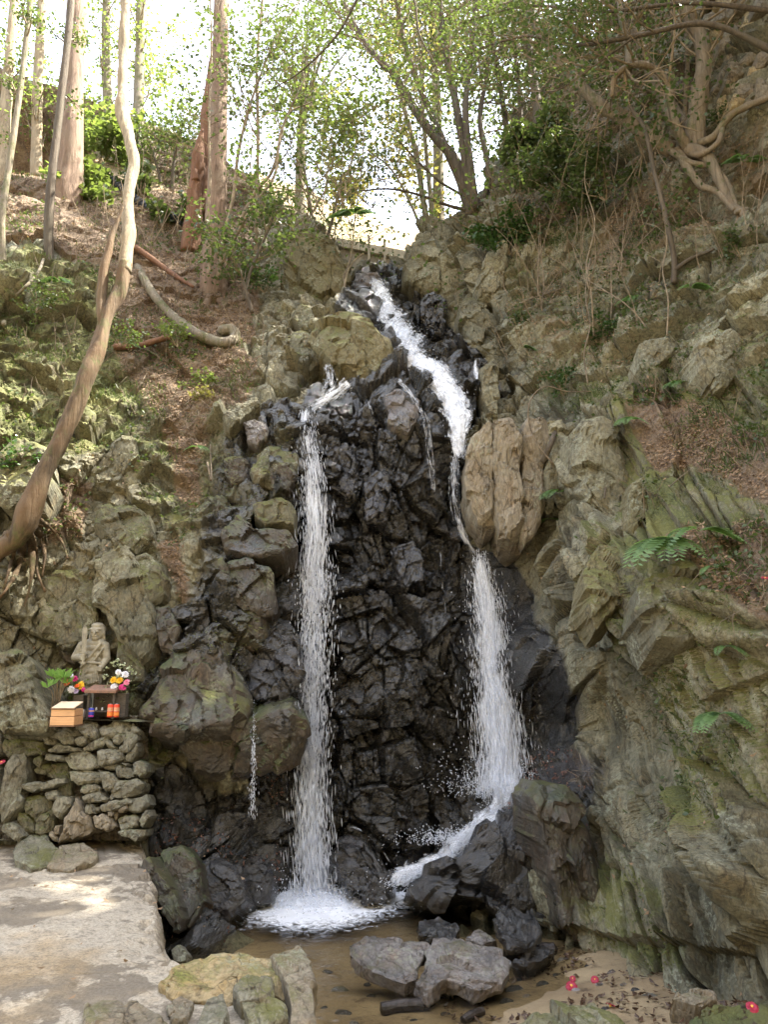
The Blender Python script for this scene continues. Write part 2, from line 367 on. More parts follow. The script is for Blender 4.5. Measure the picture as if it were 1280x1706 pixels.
# ------------------------------------------------------------------ terrain: y = f(x, z) through measured points of the gorge
CTRL = [
 # left bank
 (-300,1480,6.6),(-300,1200,6.6),(-300,900,7.4),(-300,600,9),(-300,300,12),(-300,50,15.5),
 (-40,1400,7.55),(120,1400,7.6),(-40,1180,7.9),(120,1180,8.05),(0,1000,7.9),(0,880,8.2),(0,760,8.6),(0,600,9.4),(0,450,10.3),(0,300,12.8),(0,150,16),(0,0,19),
 (150,1060,8.15),(150,900,8.4),(150,780,8.8),(150,600,10.0),(150,450,11.4),(130,330,13.2),(150,180,16.5),
 (215,1390,7.55),(235,1300,7.5),(250,1200,7.75),(250,1100,8.0),(270,950,8.2),(290,800,9.0),(300,700,9.6),(300,600,10.4),(300,480,12),(300,350,14.3),(300,230,17),
 (235,1520,6.9),(250,1600,6.4),(300,1480,7.3),(320,1400,7.5),(350,1345,8.1),(370,1300,7.75),(350,1200,7.7),(340,1100,7.8),(400,1000,8.2),(400,900,8.4),(400,800,8.9),(410,720,9.4),(440,650,9.9),(440,560,10.9),(420,480,12.2),(400,380,14),
 (430,1500,7.7),(400,1570,7.4),(440,1380,8.1),(440,1300,8.0),(450,1200,8.0),(450,1100,8.1),(460,960,8.5),(470,800,8.9),(480,700,9.3),
 # centre
 (500,1500,8.25),(500,1320,8.5),(500,1150,8.55),(510,1000,8.8),(515,850,9.1),(515,700,9.4),(520,660,9.6),(530,620,10.1),
 (600,1500,8.3),(600,1400,8.5),(600,1200,8.65),(600,1000,8.85),(600,850,9.05),(600,720,9.25),(600,660,9.55),(600,620,10.1),(600,570,10.9),
 (560,500,12.4),(580,460,13.2),(520,430,12.8),(500,380,13.6),(620,470,13.4),(640,520,12.2),(660,560,11.5),(620,440,14.2),(670,445,14.0),
 (700,1430,8.6),(700,1300,8.85),(700,1100,8.95),(700,900,9.2),(700,750,9.4),(690,640,9.9),(700,600,10.8),
 (740,700,9.7),(760,640,10.1),(770,600,10.9),(730,560,12.3),(720,500,12.9),(690,480,13.2),(700,420,13.4),(740,400,13.4),
 (790,1380,8.7),(800,1200,9.1),(800,1000,9.35),(800,920,9.5),(770,800,9.6),(850,1330,8.6),(880,1200,8.7),(860,1000,9.0),(840,800,9.5),(800,650,10.5),(810,600,10.7),
 (740,1510,8.0),(820,1520,7.6),(880,1460,7.5),(900,1380,7.9),
 # right
 (780,520,11.6),(800,450,11.6),(830,380,12.2),(780,340,13.6),(840,240,14.2),(860,550,10.3),(860,640,9.8),(900,450,10.9),(900,300,12.6),(900,150,15),
 (930,700,8.9),(930,850,8.4),(950,1000,8.0),(945,1200,8.1),(975,1260,7.7),(930,1310,7.8),(930,1560,6.95),(960,1440,7.15),(985,1150,7.2),(1000,1050,6.95),
 (1000,950,7.2),(1000,800,7.8),(1000,700,8.1),(1000,600,9.0),(1000,480,9.9),(1000,350,11.2),(1000,200,13),(1000,50,15.5),
 (1060,1600,6.2),(1050,1450,6.65),(1060,1300,6.6),(1060,1100,6.6),(1060,960,6.6),(1080,860,6.9),(1100,740,7.5),(1100,600,8.3),(1100,450,9.2),(1100,300,10.2),(1100,150,11.5),
 (1180,1640,5.75),(1180,1450,6.1),(1180,1250,6.0),(1180,1100,6.0),(1180,960,5.95),(1190,900,6.3),(1190,740,7.0),(1200,580,7.7),(1200,400,8.7),(1200,260,9.4),(1200,100,10.3),(1200,-50,11),
 (1290,1640,5.3),(1290,1400,5.4),(1290,1200,5.45),(1290,1020,5.5),(1290,900,5.9),(1290,720,6.6),(1290,560,7.3),(1290,300,8.6),(1290,50,9.8),
 (1500,1600,4.3),(1500,1100,4.5),(1500,700,5.4),(1500,300,6.6),(1500,-100,7.5),
]
C = np.array(CTRL, float)
CW = Wn(C[:, 0], C[:, 1], C[:, 2])
extra = []
for zz in (-1.2, 1, 3.5, 6, 9, 12, 15):         # the gorge wall comes round towards the viewer on the right
    for xx, yy in ((3.4, 2.8), (4.2, 0.5), (5.2, -2.0), (8.0, -6.0)): extra.append((xx+zz*.34, yy+zz*.25, zz))
for zz in (-1.2, 1.5, 5, 9, 13): extra.append((-9, 5.5+zz*.9, zz)); extra.append((-13, 4.5+zz*.9, zz))
CW = np.vstack([CW, np.array(extra)])
SZ = 1.0
def tps_k(r2): return 0.5*r2*np.log(r2+1e-9)
K = tps_k(((CW[:, None, [0, 2]]-CW[None, :, [0, 2]])**2).sum(-1))+np.eye(len(CW))*0.02
Pm = np.hstack([np.ones((len(CW), 1)), CW[:, [0, 2]]])
A_ = np.zeros((len(CW)+3,)*2); A_[:len(CW), :len(CW)] = K; A_[:len(CW), len(CW):] = Pm; A_[len(CW):, :len(CW)] = Pm.T
sol = np.linalg.solve(A_, np.concatenate([CW[:, 1], np.zeros(3)]))
def f_base(x, z):
    sh = x.shape; x = x.ravel(); z = z.ravel(); r = np.empty(x.size)
    for s in range(0, x.size, 40000):
        xs = x[s:s+40000]; zs = z[s:s+40000]
        r2 = (xs[:, None]-CW[None, :, 0])**2+(zs[:, None]-CW[None, :, 2])**2
        r[s:s+40000] = tps_k(r2)@sol[:len(CW)]+sol[-3]+sol[-2]*xs+sol[-1]*zs
    return r.reshape(sh)
def spread(knots, n):
    """n samples over knots [(pos, density)]"""
    p = np.array([k[0] for k in knots], float); d = np.array([k[1] for k in knots], float)
    t = np.linspace(p[0], p[-1], 4000); c = np.concatenate([[0], np.cumsum(np.interp((t[1:]+t[:-1])/2, p, d))]); c /= c[-1]
    return np.interp(np.linspace(0, 1, n), c, t)
NU, NV = 870, 830
ua = spread([(-1.5, .04), (-.62, .12), (-.56, 1), (.10, .95), (.17, 1.8), (.40, 2.3), (.46, .25), (1.0, .06)], NU)
va = spread([(-1.1, 1), (3, 1), (6, .85), (9, .6), (13, .35), (16, .15)], NV)
Zg = np.repeat(va[:, None], NU, 1)
yb = np.interp(va, [-1, 3, 6, 9, 14, 16], [7.5, 8.4, 9.8, 12, 15, 16])
Xg = ua[None, :]*yb[:, None]
cx_ = spread([(-24, 1), (17, 1)], 150); cz_ = np.linspace(-1.2, 16.5, 90)       # coarse table, then bilinear: the base is smooth
Ft = f_base(np.repeat(cx_[None, :], 90, 0), np.repeat(cz_[:, None], 150, 1))
def bil(T, x, z):
    a = np.clip((x-cx_[0])/(cx_[1]-cx_[0]), 0, 148.999); b = np.clip((z-cz_[0])/(cz_[1]-cz_[0]), 0, 88.999)
    i = a.astype(int); j = b.astype(int); s = a-i; t = b-j
    return T[j, i]*(1-s)*(1-t)+T[j, i+1]*s*(1-t)+T[j+1, i]*(1-s)*t+T[j+1, i+1]*s*t
Yg = bil(Ft, Xg, Zg)
e = .1
fx = (bil(Ft, Xg+e, Zg)-bil(Ft, Xg-e, Zg))/(2*e); fz = (bil(Ft, Xg, Zg+e)-bil(Ft, Xg, Zg-e))/(2*e)
fx = np.clip(fx, -2.5, 2.5); fz = np.clip(fz, -1.5, 2.5)
Nb = np.stack([fx, -np.ones_like(fx), fz], -1); Nb /= np.linalg.norm(Nb, axis=-1)[..., None]
PB = np.stack([Xg, Yg, Zg], -1)
PXg, PYg = Pn(PB)
wob = 16*fbm(PB*1.6, 3, 3); wob2 = 16*fbm(PB*1.6+40, 5, 3)
def poly_in(px, py, poly):
    r = np.zeros(px.shape, bool); n = len(poly)
    for i in range(n):
        x1, y1 = poly[i]; x2, y2 = poly[(i+1) % n]
        if y1 == y2: continue
        c = (py >= min(y1, y2)) & (py < max(y1, y2)) & (px < (x2-x1)*(py-y1)/(y2-y1)+x1)
        r ^= c
    return r
def pmask(polys, k=1.0):
    r = np.zeros(PXg.shape)
    for p in polys:
        lv = p[0] if isinstance(p[0], float) else 1.0
        q = p[1:] if isinstance(p[0], float) else p
        r = np.maximum(r, lv*poly_in(PXg+wob*k, PYg+wob2*k, q))
    return r
def blur(a, n):
    for _ in range(n):
        a = (a+np.roll(a, 1, 0)+np.roll(a, -1, 0)+np.roll(a, 1, 1)+np.roll(a, -1, 1))/5
    return a
wetm = pmask([[1.0,(505,690),(500,655),(540,605),(590,450),(640,440),(700,470),(780,590),(815,600),(820,670),(780,720),(775,900),(850,920),(880,1000),(930,1150),(950,1300),(940,1420),(700,1545),(450,1520),(310,1600),(280,1580),(240,1440),(250,1290),(290,1270),(350,1330),(410,1320),(415,1100),(480,1040),(495,900)],
   [.60,(350,790),(400,690),(480,650),(520,700),(510,1050),(460,1180),(420,1200),(290,1260),(225,1150),(300,1000)],
   [.55,(880,950),(990,1250),(1000,1420),(960,1600),(900,1560),(940,1300)]])
wetm = blur(wetm, 40)+.10*fbm(PB*1.4, 220, 3)*(PXg < 480)*(PYg > 640)
soilm = pmask([[.9,(-400,-300),(420,-300),(430,560),(380,600),(200,560),(180,440),(60,400),(-400,420)],
   [.7,(180,560),(440,580),(420,660),(350,720),(330,860),(290,830),(270,700),(210,620)],
   [.50,(850,250),(1060,-100),(1150,60),(1190,190),(1500,230),(1500,330),(1250,330),(1180,420),(1000,480),(900,640),(850,520)],
   [.38,(900,460),(1120,470),(1050,640),(920,650)],
   [.8,(1050,640),(1290,700),(1300,860),(1150,760),(1090,790),(1040,700)],
   [.95,(1120,900),(1290,850),(1300,1060),(1240,1010),(1150,980)],
   [.7,(960,1230),(1000,1320),(900,1330),(900,1290)], [.7,(40,780),(160,800),(140,900),(60,900)],
   [.7,(255,900),(300,1010),(320,1000),(300,880)], [.6,(280,1290),(330,1400),(340,1370),(300,1290)]])
soilm = blur(soilm, 22)+.24*fbm(PB*1.0, 210, 3)*(PXg > 800)*(PYg < 900)
mossm = pmask([[.75,(-300,430),(60,410),(200,470),(230,620),(200,760),(-300,760)], [.45,(230,560),(440,560),(400,700),(300,900),(200,800)],
   [.55,(330,720),(490,700),(480,880),(420,860),(340,860)], [.5,(200,1080),(440,1020),(420,1200),(300,1240),(210,1200)],
   [.55,(1000,650),(1290,560),(1300,900),(1100,900),(1010,860)], [.50,(980,880),(1250,900),(1300,1330),(1150,1400),(1060,1150),(990,1050)],
   [.38,(960,1380),(1150,1500),(1180,1640),(960,1600)], [.35,(820,400),(1300,250),(1300,620),(900,680)], [.45,(230,1180),(300,1260),(260,1420),(230,1300)]])
mossm = .10+blur(mossm, 60)*.85+.16*fbm(PB*1.3, 201, 3)
gu = np.linalg.norm(np.gradient(PB, axis=1), axis=-1); gv = np.linalg.norm(np.gradient(PB, axis=0), axis=-1); spc = np.maximum(gu, gv)
def fit(size): return np.clip(size/(spc*3.2)-.5, 0, 1)     # relief finer than the mesh can hold is left to the material
# block relief of three kinds of rock
S = Zg+.45*Yg
def warp(P, a, s, seed): return a*fbm(P*s, seed, 2)
bigb, _, _ = blocks(Xg+.25*fbm(PB*.9, 61, 2), S, 1.15, 1.5, .2, 180, .10, .16, .03, .2)
Us = Xg+warp(PB, .09, 1.5, 60); Ss = S+warp(PB, .09, 1.5, 70)
UR = .75*Xg-.65*(Yg-.4*Zg)+warp(PB, .04, 1.5, 60); SR = Zg+warp(PB, .10, 1.2, 70)
bR, _, _ = blocks(UR, SR, .95, 2.4, .36, 185, .16, .14, .05, .08, .14)
bC, _, _ = blocks(Xg+warp(PB, .1, .9, 62), S, .8, 1.25, -.12, 190, .14, .12, .05, .06)
cC, idC, eC = blocks(Us, Ss, .50, .72, .12, 100, .13, .42, .06, .10)
c2, _, e2 = blocks(Us+warp(PB, .015, 6, 71), Ss, .19, .27, -.2, 120, .06, .45, .02, .12)
c3, _, _ = blocks(Us, Ss, .075, .10, .3, 140, .018, .45, .006, .15)
cR, idR, eR = blocks(UR, SR, .42, 1.25, .30, 200, .12, .17, .07, .08, .16)
r2_, _, _ = blocks(UR+warp(PB, .02, 5, 72), SR, .14, .50, .36, 220, .045, .26, .03, .10, .2)
r3_, _, _ = blocks(UR, SR, .055, .16, .3, 240, .011, .30, .004, .15, .3)
cL, idL, eL = blocks(Us, Ss, .52, .62, -.42, 300, .14, .38, .06, .10, .12)
l2_, _, _ = blocks(Us+warp(PB, .02, 5, 73), Ss, .2, .26, -.5, 320, .05, .42, .018, .12, .15)
k1, k2, k3 = fit(.5), fit(.2), fit(.08)
DC = bC*k1+cC*k1+c2*k2+c3*k3; DR = bR+cR*k1+r2_*fit(.15)+r3_*fit(.06); DL = cL*k1+l2_*k2+c3*k3
pxr = PXg+30*fbm(PB*1.1, 80, 2)
wL = np.clip((470-pxr)/30, 0, 1)
edgeR = np.interp(PYg, [400, 600, 900, 950, 1250, 1400, 1600], [780, 830, 930, 930, 965, 940, 930])
wR = np.clip((pxr-edgeR)/20, 0, 1)
upper = np.clip((640-PYg)/60, 0, 1)
# higher on the right the rock is crumbly: reuse the blocky relief there
DRR = DR*(1-upper)+DL*upper
D = DC*(1-wL)*(1-wR)+DL*wL+DRR*wR
reg = np.where(wL > .5, 0, np.where(wR > .5, 2, 1))
cid = np.where(reg == 0, idL*3, np.where(reg == 1, idC*3+1, np.where(upper > .5, idL*3, idR*3)+2+(upper > .5)*10**9))
fine = .030*fbm(PB*np.array([5, 5, 4]), 90, 5, .6)*fit(.12)+.010*fbm(PB*22, 97, 3)*fit(.05)
soft = .10*fbm(PB*1.9, 33, 3)+.05*fbm(PB*8, 44, 4, .7)*fit(.1)+.35*D
sk = np.clip((soilm-.35)*2.2, 0, 1)
D = D*(1-sk)+soft*sk+fine+bigb*(1-.6*sk)
# quiet the relief outside the measured zone
far_ = np.clip((np.abs(ua)-.5)/.3, 0, 1)[None, :]
D = D*(1-.0*far_)
damp = blur(pmask([[(770,900),(860,900),(960,1050),(960,1290),(870,1340),(770,1330)]]), 20)
D = D*(1-.7*damp)-.05*damp
PD = PB+Nb*D[..., None]
RIM = [(-2000,-50),(-300,60),(0,110),(120,150),(250,195),(330,235),(420,300),(480,345),(560,405),(592,440),(680,443),(700,400),(755,350),(800,310),(830,235),(880,160),(940,90),(1000,20),(1080,-90),(1200,-300),(1500,-900),(3000,-2000)]
rx = [a for a, b in RIM]; ry = [b for a, b in RIM]
rimv = np.interp(PXg, rx, ry)+10*fbm(PB*2.0, 55, 3)
keepv = PYg > rimv
F4 = gridF(NV, NU)[:, [0, 1, 2, 3]]
V = PD.reshape(-1, 3)
kv = keepv.ravel(); F4 = F4[kv[F4].all(1)]
MASK = np.stack([wetm, mossm, soilm], -1).reshape(-1, 3)
# depth map of the terrain in photo space (used to seat things on it)
DW, DH = 427, 569
tpx, tpy = Pn(V)
ix = (tpx/3).astype(int); iy = (tpy/3).astype(int)
ok = kv & (ix >= 0) & (ix < DW) & (iy >= 0) & (iy < DH)
DM = np.full((DH, DW), 99.0); np.minimum.at(DM, (iy[ok], ix[ok]), V[ok, 1])
def Ys(px, py, r=2):
    i = int(np.clip(px/3, 0, DW-1)); j = int(np.clip(py/3, 0, DH-1))
    s = DM[max(0, j-r):j+r+1, max(0, i-r):i+r+1]; s = s[s < 90]
    return float(np.median(s)) if s.size else 12.0
def at(px, py, dY=0.0):
    return W(px, py, Ys(px, py)+dY)
regf = reg.ravel()[F4[:, 0]]; cf = cid.ravel()[F4[:, 0]]; sf_ = sk.ravel()[F4[:, 0]]
vis = (tpx[F4[:, 0]] > -60) & (tpx[F4[:, 0]] < 1340) & (tpy[F4[:, 0]] > -60) & (tpy[F4[:, 0]] < 1720)
piece = (sf_ < .6) & vis
def submesh(name, faces, parent=None):
    u, inv = np.unique(faces.ravel(), return_inverse=True)
    return meshnp(name, V[u], inv.reshape(-1, 4), M['terrain'], parent, False, attrs={'mask': MASK[u]})
terr = []
for r, nm in enumerate(('hillside', 'waterfall_cliff', 'cliff')):
    sel = regf == r
    ids, cnt = np.unique(cf[sel & piece], return_counts=True)
    o_ = np.argsort(-cnt); ids = ids[o_][:290]; cnt = cnt[o_][:290]; ids = ids[cnt > 60]
    isp = sel & piece & np.isin(cf, ids)
    root = submesh(nm, F4[sel & ~isp]); tag(root, kind='structure'); terr.append(root)
    ff = F4[isp]; cc = cf[isp]; so_ = np.argsort(cc, kind='stable'); ff = ff[so_]; cc = cc[so_]
    br = np.concatenate([[0], np.nonzero(np.diff(cc))[0]+1, [len(cc)]])
    for a, b in zip(br[:-1], br[1:]): submesh('rock', ff[a:b], root)
# ------------------------------------------------------------------ rocks with a traced front, real thickness and broken faces
def rockVF(poly, Y, T, tilt=(0, 0), seed=0, res=26, p=11.0, amp=1.0, n_con=60, flat=None):
    if flat is not None: Y = float(on_z(sum(q[0] for q in poly)/len(poly), sum(q[1] for q in poly)/len(poly), flat)[1])
    """poly: outline in photo pixels; Y: distance of its face; T: thickness; tilt: change of distance across/up (m per m)"""
    P = np.array(poly, float); c = P.mean(0)
    Q = np.vstack([P, P[:1]]); seg = np.linalg.norm(np.diff(Q, axis=0), axis=1); cum = np.concatenate([[0], np.cumsum(seg)])
    s = np.linspace(0, cum[-1], n_con, endpoint=False)
    s = np.array([cum[np.argmin(np.abs(cum-a))] if np.min(np.abs(cum-a)) < cum[-1]/n_con*.5 else a for a in s]) % cum[-1]
    con = np.stack([np.interp(s, cum, Q[:, 0]), np.interp(s, cum, Q[:, 1])], 1)
    size = math.sqrt(abs(0.5*np.sum(P[:, 0]*np.roll(P[:, 1], -1)-np.roll(P[:, 0], -1)*P[:, 1])))
    m = mpp(Y, c[1]); size *= m
    r = np.concatenate([np.linspace(0.001, .8, res//2), .8+.2*np.sin(np.linspace(0, 1, res//2+1)[1:]*math.pi/2)])
    def front(rr):
        px = c[0]+rr[:, None]*(con[None, :, 0]-c[0]); py = c[1]+rr[:, None]*(con[None, :, 1]-c[1])
        Yp = Y+tilt[0]*(px-c[0])*m-tilt[1]*(py-c[1])*m
        if flat is not None:      # top face lies level at height flat
            dy_ = (853-py)/FOC; kk = (flat+tilt[0]*(px-c[0])*m-.25*(py-c[1])*m-CAMZ)/(SP+dy_*CP); Yp = kk*(CP-dy_*SP)
        return Wn(px, py, Yp)
    A = front(r); h = (1-r**p)**(1/p)
    ed = np.array([-tilt[0]*.5, 1.0, -min(tilt[1], .45)]); 
    if flat is not None: ed = np.array([0, .45, -1.0])
    ed /= np.linalg.norm(ed); A = A+ed*(T*.5*(1-h))[:, None, None]
    rb = r[::-1][1:][::3] if len(r) > 12 else r[::-1][1:]; rb = np.append(rb, r[0]) if rb[-1] != r[0] else rb; B = front(rb); hb = (1-rb**p)**(1/p); B = B+ed*(T*.5*(1+hb))[:, None, None]
    G = np.concatenate([A, B], 0); n = G.shape[0]
    # normals
    du = np.gradient(G, axis=0); dv = (np.roll(G, -1, 1)-np.roll(G, 1, 1))/2
    Nn = np.cross(du, dv); Nn /= np.linalg.norm(Nn, axis=-1)[..., None]+1e-9
    cen = G.reshape(-1, 3).mean(0)
    if np.sum(Nn*(G-cen)) < 0: Nn = -Nn
    rs = np.random.default_rng(seed+5)
    o3 = rs.random(3)*50
    # planar facets: several random planes cut the body
    ext = np.abs((G-cen)).reshape(-1, 3).max(0)
    L = (G-cen)/ext
    depth_ = ext[1]
    for _ in range(9):
        v = rs.normal(size=3)*.55-ed*rs.uniform(.5, 1.3)*np.array([1, 1, 1]); v /= np.linalg.norm(v)
        q_ = L@v; sup = q_.max(); d_ = sup*(1-rs.uniform(.03, .16)); ov = np.clip(q_-d_, 0, None)
        ov = np.minimum(ov, .45)
        L = L-v*(ov[..., None])
    G = cen+L*ext
    U_ = G[..., 0]+.4*G[..., 1]+o3[0]; V_ = G[..., 2]+.5*G[..., 1]+o3[1]
    b1, _, _ = blocks(U_, V_, size*.45, size*.6, rs.random()*1.5-.7, seed+400, size*.028*amp, .22*amp, size*.014*amp, .08)
    b2, _, _ = blocks(U_, V_, size*.16, size*.24, rs.random()*2-1, seed+420, size*.011*amp, .20*amp, size*.006*amp, .12)
    disp = b1+b2+(.012*fbm((G+o3)*14, seed+3, 4, .65) if size > .25 else 0)+size*.018*amp*fbm((G+o3)/size*3.5, seed, 4, .6)
    edgefade = np.concatenate([h, hb])[:, None]*.5+.5
    G = G+Nn*(disp*edgefade*(1.0))[..., None]
    F = gridF(n, G.shape[1], True)
    return G.reshape(-1, 3), F
def rock(poly, Y, T, mat='dry', label=None, tilt=(0, 0), seed=None, name='boulder', cat='rock', group=None, parent=None, res=26, n_con=60, amp=1.0, p=11.0, kind=None, flat=None):
    if seed is None: seed = int(poly[0][0]*7+poly[0][1]*13) % 9973
    Vv, Ff = rockVF(poly, Y, T, tilt, seed, res, p, amp, n_con, flat)
    o = meshnp(name, Vv, Ff, M[mat], parent, False)
    if label: tag(o, label, cat, group)
    return o
